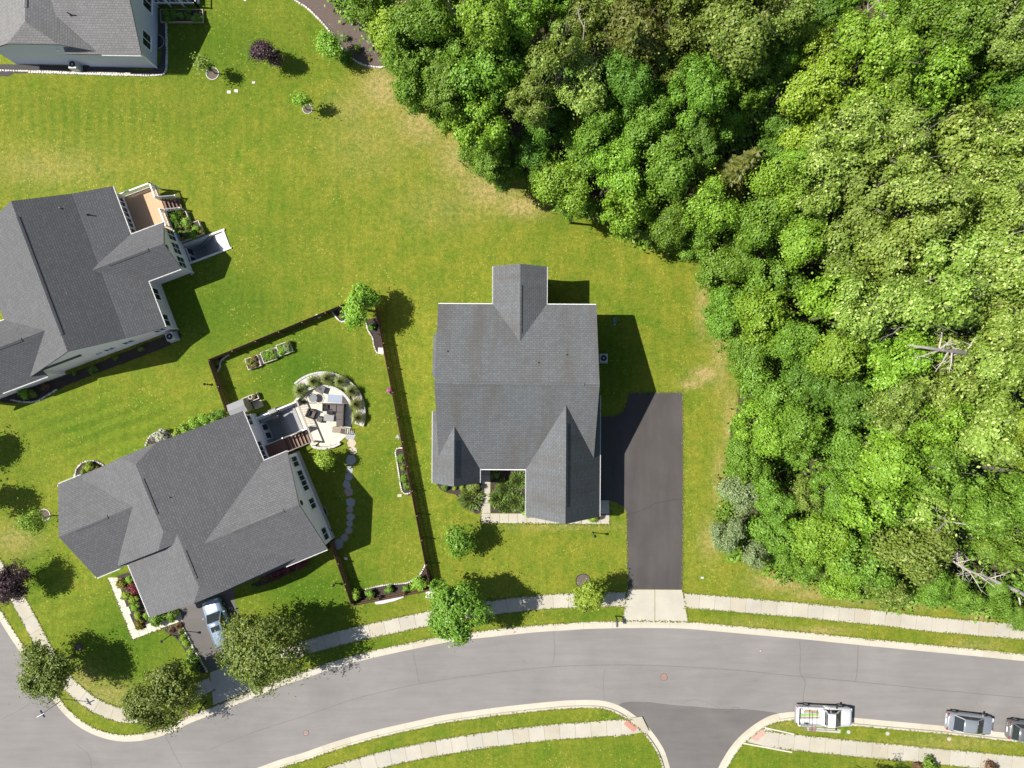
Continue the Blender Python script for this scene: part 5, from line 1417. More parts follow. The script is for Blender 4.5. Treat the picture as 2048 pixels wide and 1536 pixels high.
bed([(322, 1256), (366, 1243), (372, 1262), (386, 1290), (400, 1320), (412, 1344), (396, 1344), (378, 1322), (366, 1294), (352, 1276), (336, 1266)])
edging([(367, 1256), (378, 1276), (390, 1300), (402, 1322), (414, 1342)], 'pale stones along the left edge of the pale driveway', (STONE, STONEW))
bed([(152, 952), (156, 936), (170, 925), (190, 924), (206, 932), (215, 944), (170, 970)])
edging([(150, 955), (154, 938), (168, 924), (190, 922), (207, 930), (216, 942)], 'stone ring round the bed behind the left gable', (STONE2, STONEW))
bed([(295, 888), (300, 876), (318, 866), (335, 866), (346, 874), (340, 890)])
edging([(292, 890), (299, 874), (316, 864), (334, 864), (347, 873)], 'dark stone ring round the white flowering shrub', (STONE2,))
bed([(340, 882), (360, 856), (400, 838), (440, 822), (452, 832), (400, 862)])
bed([(500, 1170), (540, 1150), (606, 1118), (612, 1128), (560, 1156), (520, 1172)])
bed([(-20, 800), (30, 782), (90, 766), (180, 732), (250, 704), (330, 672), (358, 664), (364, 674), (340, 690), (260, 722), (180, 752), (110, 782), (84, 800), (50, 804), (20, 806)])
edging([(24, 800), (50, 804), (74, 802), (96, 790), (112, 780)], 'stone rim round the front corner bed of the cream house', (STONE2, STONE))
bed([(-20, 128), (200, 133), (314, 134), (317, 40), (330, 40), (333, 130), (331, 146), (318, 150), (200, 148), (40, 146), (20, 152), (-10, 150)], m_=mat('dark_gravel', (0.055, 0.050, 0.050), 0.95, 0.4, 14, 40, 0.35, 0.8))
edging([(60, 145.5), (140, 147.5), (200, 149.5), (260, 151), (318, 151), (330, 146), (333.5, 132), (334, 100), (333, 60), (333, 20)], 'pale stone edging round the gravel of the pale blue house', (STONE, STONEW))
edging([(-8, 141), (20, 142), (60, 143), (100, 144), (150, 146), (200, 147), (260, 148)], 'inner row of pale stones along the wall of the pale blue house', (STONE, STONEW))
slab_field('front_walk', [[(37, 133), (56, 134), (56, 144), (37, 143)]], [CONC3])
# white edged bed at the top
top_edge = [(560, -30), (590, 0), (612, 15), (632, 33), (650, 52), (668, 75), (688, 100), (706, 118), (725, 129), (745, 134), (765, 135), (780, 131)]
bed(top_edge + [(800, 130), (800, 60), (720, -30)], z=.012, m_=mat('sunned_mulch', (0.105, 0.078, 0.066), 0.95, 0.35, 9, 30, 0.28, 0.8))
edging(top_edge, 'curved white stone edging of the bed at the top', (STONEW, STONEW, STONE), .26)
# garden beds inside the fence
bed([(666, 622), (672, 632), (680, 640), (688, 643), (692, 636), (689, 622), (680, 614)]); edging([(665, 624), (671, 633), (680, 642), (688, 643), (692, 636), (690, 624)], 'curved white stones at the right end of the top fence', (STONEW,), .2, .8)
bed([(733, 640), (737, 660), (746, 676), (749, 692), (756, 704), (767, 706), (760, 660), (756, 636)]); edging([(731, 640), (736, 660), (745, 675), (748, 692), (755, 706), (766, 706)], 'wavy white stones below the fence corner tree', (STONEW, STONE), .2, .8)
bed([(793, 900), (799, 896), (806, 895), (824, 984), (806, 986), (800, 970)]); edging([(806, 896), (799, 896), (791, 902), (796, 935), (801, 970), (806, 985), (816, 987), (823, 984)], 'pale stones framing the narrow bed on the right fence', (STONEW, STONE), .2, .8)
bed([(704, 1204), (712, 1188), (734, 1178), (770, 1170), (812, 1166), (836, 1154), (851, 1128), (862, 1178), (780, 1194)]); edging([(732, 1178), (752, 1173), (775, 1169), (800, 1167), (818, 1164), (836, 1153), (846, 1139), (851, 1127)], 'row of pale stones curving along the bottom fence bed', (STONEW, STONE), .2, .8)
bed([(421, 718), (446, 712), (444, 722), (438, 732), (432, 744), (426, 738)]); edging([(456, 711), (448, 716), (441, 724), (440, 734), (434, 746)], 'white stones in the corner where the top and left fences meet', (STONEW,), .2, .8)

def flagstone(px, py, rpx, m_, label, z=.03, ang=0, n=6, asp=1.0, group=None, name='stepping_stone'):
    p = P(px, py)
    pts = []
    for k in range(n):
        a = 2 * math.pi * k / n + ang + random.uniform(-.15, .15); r_ = rpx * PXM * random.uniform(.85, 1.15)
        pts.append((r_ * math.cos(a) * asp, r_ * math.sin(a) / asp))
    return pts, p
path_ = thing('stepping_stone_path', 'curving path of flat stepping stones from the patio to the gate', 'path', P(700, 872))
FL = [mat('flagstone_grey', (0.30, 0.30, 0.29), 0.85, 0.15, 2), mat('flagstone_buff', (0.42, 0.36, 0.27), 0.85, 0.12, 2), mat('flagstone_pink', (0.33, 0.26, 0.22), 0.85, 0.12, 2)]
for i, (x, y, r_) in enumerate(((699.5, 871, 11), (703, 886, 9), (706, 901, 8.5), (702, 921, 11), (699, 939, 8), (698, 954, 9), (693, 969, 8.5), (697, 983, 9.5), (701, 1005, 10), (700, 1019, 7.5), (701, 1034, 8.5), (699, 1047, 7), (697, 1061, 8), (689, 1075, 9), (675, 1088, 12))):
    pts, p = flagstone(x, y, r_, None, '', ang=random.uniform(0, 1))
    MB().prism(pts, -.03, .03 + random.uniform(-.006, .008)).build('stepping_stone', FL[(0, 1, 1, 0, 0, 0, 0, 2, 0, 2, 0, 0, 2, 2, 0)[i]], path_, loc=p - P(700, 872))
def lone_stone(x, y, r_, label, m_=STONEW, cat='stone', n=4, z=.05, asp=1.2):
    pts, p = flagstone(x, y, r_, None, '', n=n, asp=asp, ang=.75)
    MB().prism(pts, -.02, z).build('paving_stone', m_, None, loc=p, label=label, cat=cat)
lone_stone(458, 184, 4.6, 'left of two white blocks lying on the upper lawn'); lone_stone(473, 182, 4.6, 'right of two white blocks lying on the upper lawn'); lone_stone(507.5, 165.5, 3.2, 'small white block right of the pair on the upper lawn'); lone_stone(490.5, 1, 3, 'white block at the top edge of the lawn')
lone_stone(799.5, 991, 5, 'buff stone left of the narrow bed end', FL[1]); lone_stone(861, 1187, 12, 'square white slab at the foot of the right fence', STONEW, 'slab', 4, .07, 1.0); lone_stone(692, 1117, 4, 'white square cover beside the short fence shadow', STONEW); lone_stone(762, 702, 9, 'pale slab at the end of the wavy bed', STONE, 'slab', 4, .07, .9)
lone_stone(1404, 1155, 3, 'small white marker on the grass right of the driveway', STONEW); lone_stone(637, 633, 5, 'white rock leaning on the top fence', STONEW, 'rock', 6, .35)
pts, p = flagstone(770, 1200, 5, None, '')
MB().prism([P2(x, y) for x, y in ((749, 1203), (760, 1198), (785, 1193), (806, 1189), (808, 1194), (790, 1201), (765, 1207), (752, 1208))], -.02, .12).build('flower_mat', mat('pale_lilac', (0.50, 0.45, 0.50), 0.9, 0.2, 8), None, label='pale lilac flower cushion outside the bottom fence', cat='flower bed')
# tree rings
def tree_ring(px, py, r_, label, rim=True):
    p = P(px, py); t = thing('tree_ring', label, 'tree ring', p)
    MB().cyl((0, 0), r_ * PXM * .92, -.02, .03, 24).build('mulch', mat('ring_mulch', (0.11, 0.085, 0.075), 0.95, 0.3, 9, 30, .25, .6), t)
    MB().ring((0, 0), r_ * PXM * .9, r_ * PXM, -.02, .055, n=28).build('rim', STONE if rim else MULCH, t)
tree_ring(425, 147, 13, 'round mulch ring with pale rim beside the pale blue house'); tree_ring(615, 218, 10, 'round mulch ring under the thin green sapling'); tree_ring(88.5, 1030, 12.5, 'round mulch ring with pale rim left of the white house'); tree_ring(1166, 1162, 15, 'dark mulch ring behind the lime street tree', False); tree_ring(553, 124, 9, 'small mulch ring under the purple tree on the upper lawn', False); tree_ring(158, 1294, 8, 'mulch ring at the foot of the leftmost olive tree', False); tree_ring(49, 1147, 9, 'mulch ring at the foot of the purple tree', False)

# ------------------------------------------------------------------ raised planters
SOILM = mat('planter_soil', (0.06, 0.045, 0.035), 0.95, 0.3, 8)
PLW = mat('planter_board', (0.50, 0.45, 0.38), 0.8, 0.15, 5)
def planter(px, py, w, d, rz, label, plants, h=.4, soil=SOILM, boards=PLW):
    t = thing('raised_planter', label, 'planter', P(px, py), rz)
    for sy in (-1, 1): MB().box((0, sy * d / 2, h / 2), (w + .06, .06, h)).build('board', boards, t)
    for sx in (-1, 1): MB().box((sx * w / 2, 0, h / 2), (.06, d - .07, h)).build('board', boards, t)
    MB().box((0, 0, h / 2 - .03), (w - .08, d - .08, h - .06)).build('soil', soil, t)
    for i in range(plants[0]):
        r_ = random.uniform(*plants[2])
        link_m('plant', shrub_mesh('loose', i % 3), LEAF[random.choice(plants[1])], t, (random.uniform(-.42, .42) * w, random.uniform(-.42, .42) * d, h + r_ * .5), random.uniform(0, 6), scale=(r_, r_, r_ * .8))
    return t
az = R(19)
planter(508.5, 725, 1.25, 1.05, az, 'left raised planter with salad plants and orange flowers', (12, ('olive', 'rust', 'mid', 'jun', 'gold'), (.12, .26)))
planter(539.5, 712, 1.25, 1.05, az, 'middle raised planter full of green plants', (13, ('mid', 'bright', 'olive'), (.14, .3)))
planter(571, 697.5, 1.3, 1.05, az, 'right raised planter with leafy vegetables', (12, ('bright', 'mid', 'grey', 'olive'), (.14, .32)))
for x, y, lb in ((523.5, 718.5, 'left'), (555, 704.5, 'right')):
    t = thing('paving_slab', '%s pale pinkish slab between the raised planters' % lb, 'slab', P(x, y), az); MB().box((0, 0, .03), (.62, 1.0, .1)).build('slab', mat('pinkish_slab', (0.46, 0.39, 0.36), 0.85, 0.1), t)
planter(367, 446, 1.5, 1.6, HB[1], 'upper wooden planter with bright leaves right of the tan deck', (12, ('bright', 'lime', 'rust', 'mid'), (.25, .48)), .5)
planter(384, 464, 2.2, 1.3, HB[1], 'lower wooden planter full of herbs beside the stairwell', (16, ('olive', 'bright', 'jun', 'gold'), (.2, .4)), .5)
planter(366, 34, 4.0, 1.15, 0, 'long shaded planter below the grey deck of the pale blue house', (14, ('deep', 'mid'), (.2, .4)), .3, boards=WOODL)
planter(504, 797, 1.5, .55, HC[1], 'narrow wooden planter with pots behind the shed', (5, ('gold', 'rust'), (.1, .18)), .45)
pot = thing('flower_pot', 'white round pot in the narrow planter behind the shed', 'pot', P(502, 794, .5)); MB().cyl((0, 0), .16, -.08, .22, 14, .2).build('pot', WHITE, pot); MB().cyl((0, 0), .17, .2, .225, 14).build('soil', SOILM, pot)

# ------------------------------------------------------------------ round patio
pc = P(647, 834); pc2 = P(648, 827)
PATM = mat('cream_paving', (0.54, 0.49, 0.40), 0.85, 0.07, 3, 18, 0.05, 0.15)
WALLC = mat('patio_wall_cap', (0.43, 0.42, 0.39), 0.85, 0.1, 3)
pt = thing('patio', None, None, (pc.x, pc.y, 0), kind='structure')
def house_uv(x, y):
    c, s_ = math.cos(HC[1]), math.sin(HC[1]); dx, dy = x - HC[0].x, y - HC[0].y
    return dx * c + dy * s_, -dx * s_ + dy * c
def clip_patio(m):
    # keep clear of the stair rail: paving stops at it
    c, s_ = math.cos(HC[1]), math.sin(HC[1])
    out = []
    for x, y, z in m.v:
        u, v = house_uv(x + pc.x, y + pc.y)
        if u < 11.2:
            x += (11.2 - u) * c; y += (11.2 - u) * s_
        out.append((x, y, z))
    m.v = out
    return m
clip_patio(MB().cyl((0, 0), 2.84, -.04, .035, 64)).build('joint_bed', JOINT, pt)
r_in = 0.0
for k, r_out in enumerate((.38, .86, 1.35, 1.84, 2.33, 2.82)):
    n = max(5, int(2 * math.pi * (r_in + r_out) / 2 / .62)) if k else 1
    for i in range(n):
        if n == 1: m = MB().cyl((0, 0), r_out - .006, -.02, .05, 20)
        else:
            a0 = 360 * i / n + k * 13; g = .22 / max(r_in, .4)
            m = MB().ring((0, 0), r_in + .006, r_out - .006, -.02, .05 + random.uniform(-.002, .002), a0 + g, a0 + 360 / n - g, n=4)
        us = [house_uv(x + pc.x, y + pc.y)[0] for x, y, z in m.v]
        if max(us) < 11.25: continue
        clip_patio(m).build('paving_stone', PATM, pt)
    r_in = r_out
for i in range(5):
    for j in range(8):
        cu, cv = 10.66 + i * .48, .05 + j * .56 - .2
        p_ = W(HC, cu, cv)
        MB().box((p_.x - pc.x, p_.y - pc.y, .012), (.47, .55, .066), HC[1]).build('paving_stone', PATM, pt)
sw = thing('seat_wall', 'low curved pale wall round the cream patio', 'wall', (pc.x, pc.y, 0))
for a0, a1, h_ in ((22, 135, .40), (135, 158, .42), (250, 304, .34)):
    n = max(1, int((a1 - a0) / 9))
    for i in range(n):
        b0 = a0 + (a1 - a0) * i / n; b1 = a0 + (a1 - a0) * (i + 1) / n
        MB().ring((0, 0), 2.85, 3.10, -.02, h_, b0 + .15, b1 - .15, n=5).build('cap_stone', WALLC, sw)
GRAV = mat('white_gravel', (0.46, 0.44, 0.40), 0.9, 0.2, 10, 40, .2, .6)
MB().ring((0, 0), 3.14, 3.84, -.02, .22, -18, 134, n=40).build('gravel_bed', GRAV, None, loc=(pc2.x, pc2.y, 0), kind='structure')
ow = thing('retaining_wall', 'outer curved white stone wall round the grass bed of the patio', 'wall', (pc2.x, pc2.y, 0))
for i in range(25):
    b0 = -18 + 152 * i / 25; b1 = -18 + 152 * (i + 1) / 25
    MB().ring((0, 0), 3.85, 4.03, -.02, .32, b0 + .15, b1 - .15, n=3).build('wall_stone', WALLC, ow)
for i, (x, y, r_, w_) in enumerate(((600, 781, 20, 'leftmost'), (628, 763, 18, 'second from the left'), (655, 757, 18, 'third from the left, at the top'), (681, 763, 18, 'fourth from the left'), (704, 782, 18, 'fifth, at the upper right'), (713, 808, 18, 'sixth, at the right'), (716, 835, 17, 'last, at the lower right'))):
    t = shrub(x, y, r_, 'blade', 'arching ornamental grass round the patio, %s' % w_, 'grass', .95, 'ornamental grasses round the patio', 'ornamental_grass', 'grass clump')
    t.location.z = .18 if i else 0
    link_m('seed_head', shrub_mesh('grass', 1), LEAF['rust'], t, (0, 0, .1), 1.0, scale=(.22, .22, .85))

# furniture
WICK = mat('brown_wicker', (0.055, 0.046, 0.042), 0.7, 0.2, 20, 60, .2, .4, kind='Object')
CUSH = mat('taupe_cushion', (0.105, 0.09, 0.082), 0.9, 0.1, 4, kind='Object')
BLK = mat('black_fabric', (0.02, 0.02, 0.022), 0.9, 0.2, kind='Object')
SLATE = mat('slate_top', (0.21, 0.205, 0.20), 0.5, 0.08, kind='Object')
BLUEG = mat('blue_glass_top', (0.26, 0.30, 0.36), 0.2, 0.08, kind='Object')
def at_patio(px, py, z=.05): q_ = P(px, py, .4); q_.z = z; return q_
# sectional sofa: two arms of an L
so = thing('sectional_sofa', 'L shaped brown wicker sofa with taupe cushions on the patio', 'sofa', at_patio(676, 829), R(-2))
for c, d in (((.26, -.42, .2), (.74, 1.42, .38)), ((-.42, .66, .2), (2.1, .76, .38))): MB().box(c, d).build('base', WICK, so, bevel=.02)
MB().box((.58, -.05, .44), (.11, 2.2, .70)).build('backrest', WICK, so, bevel=.02); MB().box((-.44, .99, .44), (2.0, .11, .70)).build('backrest', WICK, so, bevel=.02)
MB().box((-1.42, .62, .36), (.11, .72, .5)).build('armrest', WICK, so, bevel=.02)
for c, d in (((.2, -.78, .46), (.6, .66, .15)), ((.2, -.1, .46), (.6, .64, .15)), ((.2, .58, .46), (.6, .64, .15)), ((-.45, .60, .46), (.62, .62, .15))): MB().box(c, d).build('cushion', CUSH, so, bevel=.04)
MB().box((-1.08, .6, .50), (.44, .5, .2), .3).build('dark_cushion', BLK, so, bevel=.05)
# armchair
ac = thing('armchair', 'brown wicker armchair facing the low table on the patio', 'armchair', at_patio(623, 828), R(-22))
MB().box((0, 0, .2), (.8, .75, .36)).build('base', WICK, ac, bevel=.02); MB().box((-.36, 0, .45), (.12, .8, .62)).build('backrest', WICK, ac, bevel=.02)
for s_ in (-1, 1): MB().box((.05, s_ * .36, .38), (.75, .11, .45)).build('armrest', WICK, ac, bevel=.02)
MB().box((.06, 0, .42), (.6, .56, .13)).build('cushion', CUSH, ac, bevel=.04); MB().box((-.16, 0, .55), (.18, .5, .3)).build('dark_cushion', BLK, ac, bevel=.05)
# low table, ottoman, black chair
lt = thing('coffee_table', 'square slate coffee table in front of the sofa', 'table', at_patio(658, 836), R(-6))
MB().box((0, 0, .40), (.96, .62, .05)).build('table_top', SLATE, lt, bevel=.01); MB().box((0, 0, .19), (.82, .5, .37)).build('base', WICK, lt)
ot = thing('ottoman', 'brown wicker ottoman between the armchair and the coffee table', 'ottoman', at_patio(640, 839), R(-22)); MB().box((0, 0, .2), (.5, .52, .38)).build('base', WICK, ot, bevel=.02); MB().box((0, 0, .42), (.48, .5, .07)).build('cushion', mat('dark_taupe', (0.10, 0.085, 0.078), .9), ot, bevel=.03)
kc = thing('patio_chair', 'black low chair tucked into the corner of the sofa', 'chair', at_patio(660, 824), R(-10)); MB().box((0, 0, .3), (.62, .5, .08)).build('seat', BLK, kc, bevel=.03); MB().box((-.1, .24, .5), (.5, .08, .45)).build('backrest', BLK, kc, bevel=.03)
for sx in (-.26, .26):
    for sy in (-.2, .2): MB().box((sx, sy, .14), (.04, .04, .28)).build('leg', DARK, kc)
# fire table with blue glass
ft = thing('fire_table', 'long low table with pale blue glass top and slate end', 'table', at_patio(677, 798), R(-4))
MB().box((-.35, 0, .3), (1.42, .76, .06)).build('glass_top', BLUEG, ft, bevel=.01); MB().box((.72, 0, .3), (.68, .78, .07)).build('slate_end', WICK, ft, bevel=.01); MB().box((.05, 0, .14), (1.7, .5, .26)).build('base', SLATE, ft)
sq = thing('fire_pit', 'square grey fire pit table at the top of the patio', 'fire pit', at_patio(641, 778), R(-22)); MB().box((0, 0, .45), (.86, .74, .05)).build('table_top', mat('pit_grey', (0.085, 0.082, 0.082), .6), sq, bevel=.01); MB().box((0, 0, .21), (.66, .56, .42)).build('base', WICK, sq); MB().box((0, 0, .482), (.26, .22, .02)).build('burner', DARK, sq)
# round swing chair
eg = thing('papasan_chair', 'round metal framed chair with grey cushion at the left of the patio', 'chair', at_patio(626, 797), R(15))
m = MB(); m.tube([(.5 * math.cos(a), .5 * math.sin(a), .62 + .12 * math.sin(a)) for a in np.linspace(0, 6.283, 21)], .022, 5); m.build('rim', DARK, eg)
m = MB(); m.cyl((.05, .03), .22, .36, .52, 18, .40); m.build('cushion', mat('pale_grey_cushion', (0.17, 0.175, 0.18), .9), eg)
for a in (.7, 2.4, 3.9, 5.5): MB().tube([(.45 * math.cos(a), .45 * math.sin(a), .62 + .12 * math.sin(a)), (.5 * math.cos(a), .5 * math.sin(a), 0)], .018, 5).build('leg', DARK, eg)
# sling lounge chair
lo = thing('lounge_chair', 'wooden reclining chair at the lower right of the patio', 'chair', at_patio(679, 861), R(-8))
for s_ in (-.27, .27): MB().bar((-.75, s_, .22), (.15, s_, .34), .05, .05).build('side_rail', WOODL, lo); MB().bar((.1, s_, .33), (.72, s_, .75), .05, .05).build('side_rail', WOODL, lo)
MB().add([(-.72, -.25, .26), (.12, -.25, .37), (.12, .25, .37), (-.72, .25, .26)], [(0, 1, 2, 3)]).build('sling', mat('taupe_sling', (0.23, 0.19, 0.15), .9), lo)
for i in range(6): f = i / 5; MB().bar((.14 + .56 * f, -.27, .37 + .38 * f), (.14 + .56 * f, .27, .37 + .38 * f), .06, .025).build('slat', CUSH, lo)
for sx in (-.5, .3):
    for s_ in (-.3, .3): MB().bar((sx, s_, 0), (sx, s_, .5), .04, .04).build('leg', WOODL, lo)
# grill under cover beside the stairs
gl = thing('grill', 'grey covered barbecue grill on stone pads beside the cellar stairs', 'grill', P(548, 822, .6) - Vector((0, 0, .6)), HC[1])
MB().box((0, 0, .5), (1.0, .5, .8), 0, .95).build('cabinet', mat('grill_grey', (0.16, 0.16, 0.165), .5), gl, bevel=.03); MB().box((0, 0, .98), (.95, .5, .2), 0, .75).build('lid', SLATE, gl, bevel=.04); MB().box((.66, 0, .82), (.36, .42, .04)).build('side_shelf', DARK, gl); MB().box((0, 0, .07), (.8, .4, .1)).build('base', DARK, gl)
quad([(519, 829), (538, 822), (544, 838), (522, 846)], -.02, .05, 'stone_pad', FL[0], label='grey stone pad beside the cellar stairs under the grill', cat='slab')
quad([(543, 833), (556, 829), (558, 836), (546, 839)], -.02, .05, 'stone_pad', FL[2], label='small pinkish stone pad right of the grill', cat='slab')
quad([(504, 805), (522, 798), (528, 812), (511, 819)], -.02, .06, 'stone_pad', FL[1], label='buff slab in front of the shed door', cat='slab')

# ------------------------------------------------------------------ utilities and street furniture
def lamp_post(px, py, label, h=1.75, hb=None):
    t = thing('lamp_post', label, 'lamp post', P(px, py))
    MB().cyl((0, 0), .04, 0, h - .3, 10).build('post', DARK, t); MB().cyl((0, 0), .09, 0, .1, 10, .05).build('base', DARK, t)
    MB().cyl((0, 0), .07, h - .3, h - .02, 6, .12).build('lantern', mat('frosted_glass', (.5, .5, .47), .3), t); MB().cyl((0, 0), .15, h - .02, h + .1, 6, .02).build('cap', DARK, t)
lamp_post(1186, 1065, 'black lamp post on the front lawn of the middle house'); lamp_post(341, 1270, 'black lamp post at the end of the left front walk'); lamp_post(371, 1262, 'black lamp post at the edge of the pale driveway'); lamp_post(671, 1166.5, 'pale topped lamp post left of the short fence', .8); lamp_post(414, 768.5, 'small lamp post left of the garden fence', .6)
def mailbox(px, py, rz, label):
    t = thing('mailbox', label, 'mailbox', P(px, py), rz)
    MB().box((0, 0, .55), (.1, .1, 1.1)).build('post', DARK, t); MB().bar((0, 0, .95), (.55, 0, .95), .08, .08).build('arm', DARK, t)
    m = MB(); sec = [(-.1, 0), (.1, 0), (.1, .14)] + [(.1 * math.cos(a), .14 + .1 * math.sin(a)) for a in np.linspace(.3, 2.84, 7)] + [(-.1, .14)]
    n = len(sec); m.add([(x, y, 1.0 + z) for x in (.12, .66) for y, z in sec], [tuple(range(n)), tuple(range(2 * n - 1, n - 1, -1))] + [(i, (i + 1) % n, n + (i + 1) % n, n + i) for i in range(n)])
    m.build('box', mat('mailbox_grey', (.10, .105, .115), .35, .1, kind='Object', metal=.3), t)
    MB().box((.45, .115, 1.2), (.02, .02, .16)).build('flag', mat('flag_red', (.3, .03, .02), .5), t)
mailbox(1231, 1232, R(-90), 'black mailbox at the kerb left of the wide driveway'); mailbox(413, 1403, R(-115), 'black mailbox at the kerb left of the pale driveway')
sg_ = thing('street_sign', 'street name sign on a thin pole at the left corner', 'sign', P(127, 1398))
MB().cyl((0, 0), .035, 0, 3.0, 10).build('pole', mat('galvanised', (.35, .35, .35), .4, metal=.6), sg_)
BLU = mat('sign_blue', (.05, .09, .28), .4)
MB().box((0, 0, 3.05), (.75, .03, .2), R(-58)).build('name_blade', BLU, sg_); MB().box((0, 0, 3.27), (.75, .03, .2), R(28)).build('name_blade', WHITE, sg_)
IRON = mat('rusty_iron', (.25, .16, .125), .8, .2, 6)
def manhole(px, py, r_, label, z=ZR, m_=IRON):
    t = thing('manhole_cover', label, 'manhole cover', P(px, py, z)); t.location.z = z
    MB().cyl((0, 0), r_, 0, .012, 24).build('lid', m_, t); MB().ring((0, 0), r_ + .01, r_ + .06, 0, .010, n=24).build('rim', mat('iron_rim', (.16, .10, .08), .8), t)
    m = MB()
    for i in range(-3, 4): m.box((0, i * r_ * .24, .016), (r_ * 1.5 * math.cos(i * .28), .03, .008))
    m.build('ribs', m_, t)
manhole(1328, 1354, .30, 'round rusty manhole cover in the middle of the street'); manhole(612, 1466, .24, 'faded manhole cover at the left of the street', ZR, mat('faded_iron', (.26, .20, .175), .85, .15, 6)); manhole(372, 1428.5, .22, 'small round utility cover beside the sidewalk', .022); manhole(1625.5, 1457, .3, 'round brown cover on the pad beside the pickup', .022); manhole(1521, 1302, .09, 'tiny valve cover in the street right of the driveway', ZR, STONE)
for x, y, lb in ((1697, 1464, 'left'), (1775, 1467, 'middle'), (1898, 1478, 'right')):
    t = thing('meter_box', '%s small meter lid in the grass strip by the parked cars' % lb, 'meter box', P(x, y)); MB().cyl((0, 0), .13, -.02, .03, 12).build('lid', CONCG, t); MB().ring((0, 0), .14, .19, -.02, .02, n=12).build('rim', STONE2, t)
def ac_unit(px, py, rz, label, s_=.75):
    t = thing('air_conditioner', label, 'air conditioner', P(px, py), rz)
    MB().box((0, 0, .05), (s_ + .2, s_ + .2, .1)).build('pad', CONCG, t); MB().box((0, 0, .5), (s_, s_, .8)).build('case', mat('ac_grey', (.5, .5, .5), .5), t, bevel=.03)
    MB().cyl((0, 0), s_ * .40, .9, .915, 20).build('fan_grille', DARK, t); MB().cyl((0, 0), s_ * .1, .915, .935, 12).build('hub', mat('ac_grey', (0, 0, 0)), t)
ac_unit(1205, 717, 0, 'air conditioner in the shade at the right wall of the middle house'); ac_unit(156, 137, 0, 'air conditioner on the gravel below the pale blue house'); ac_unit(348, 674, HB[1], 'air conditioner at the lower right corner of the cream house')
t = thing('utility_box', 'small green utility box in the shade right of the middle house', 'utility box', P(1229, 641)); MB().box((0, 0, .2), (.4, .55, .4), 0, .92).build('case', mat('utility_green', (.06, .16, .13), .5), t, bevel=.02); MB().box((0, -.36, .06), (.2, .12, .12)).build('pad', CONCG, t)
t = thing('hose_reel', 'small green hose reel at the lower corner of the white house', 'hose reel', P(664, 1059)); MB().cyl((0, 0), .16, .3, .45, 14).build('reel', MATS['utility_green'], t); MB().box((0, 0, .15), (.06, .06, .3)).build('stand', DARK, t)
def window_well(px, py, rz, label, fr):
    t = thing('window_well', label, 'window well', P(px, py), rz)
    MB().ring((0, 0), .62, .68, -.02, .14, -90, 90, n=18).build('rim', mat('galv_rim', (.30, .31, .31), .5, metal=.5), t)
    MB().add([(0, 0, .012)] + [(.62 * math.cos(R(a)), .62 * math.sin(R(a)), .012) for a in range(-90, 91, 10)], [(0, i, i + 1) for i in range(1, 19)]).build('floor', mat('well_dark', (.02, .02, .022), .9), t)
window_well(641, 1026, HC[1], 'dark window well with metal rim at the right wall of the white house', HC); window_well(315.5, 84, 0, 'dark window well with metal rim beside the pale blue house', HD)

# ------------------------------------------------------------------ vehicles (x = forward)
TYRE, RIM = BLACK, mat('alloy', (.42, .42, .43), .3, .1, metal=.7, kind='Object')
wheel_m = None
def wheel(t, x, y, r=.33, w=.22):
    s_ = 1 if y > 0 else -1
    k = MB(); n = 20
    prof = [(r * .62, -w / 2), (r * .94, -w / 2), (r, -w * .3), (r, w * .3), (r * .94, w / 2), (r * .62, w / 2)]
    vs = [(rr * math.cos(2 * math.pi * i / n), ww, rr * math.sin(2 * math.pi * i / n)) for i in range(n) for rr, ww in prof]; K = len(prof)
    k.add(vs, [(i * K + j, i * K + (j + 1) % K, ((i + 1) % n) * K + (j + 1) % K, ((i + 1) % n) * K + j) for i in range(n) for j in range(K)])
    o = k.build('wheel', TYRE, t, loc=(x, y, r))
    m = MB(); m.tube([(0, s_ * (w / 2 - .05), 0), (0, s_ * (w / 2 - .01), 0)], [r * .62, r * .6], 18)
    m.build('rim', RIM, o)
def loft(stations, closed=True):
    """stations: list of (x, [(y, z), ...])"""
    m = MB(); K = len(stations[0][1])
    m.add([(x, y, z) for x, sec in stations for y, z in sec], [(i * K + j, i * K + (j + 1) % K, (i + 1) * K + (j + 1) % K, (i + 1) * K + j) for i in range(len(stations) - 1) for j in range(K)] + [tuple(range(K)), tuple((len(stations) - 1) * K + j for j in range(K - 1, -1, -1))])
    return m
def body_sec(hw, zb, zt, shoulder=.9, crown=.03):
    zm = zb + (zt - zb) * .62
    return [(-hw * .93, zb), (-hw, zb + .12), (-hw, zm), (-hw * shoulder, zt), (-hw * .45, zt + crown * .8), (0, zt + crown), (hw * .45, zt + crown * .8), (hw * shoulder, zt), (hw, zm), (hw, zb + .12), (hw * .93, zb)]
def glass_panel(name, t, q4, off=.012, th=.012, shrink=.9, m_=GLASS):
    c = sum((Vector(p) for p in q4), Vector()) / 4
    p4 = [c + (Vector(p) - c) * shrink for p in q4]
    n = (p4[1] - p4[0]).cross(p4[3] - p4[0]).normalized()
    if n.dot(c - Vector((0, 0, .8))) < 0: n = -n
    m = MB().add([p + n * off for p in p4] + [p - n * th for p in p4], [(0, 1, 2, 3), (7, 6, 5, 4), (0, 4, 5, 1), (1, 5, 6, 2), (2, 6, 7, 3), (3, 7, 4, 0)])
    return m.build(name, m_, t)
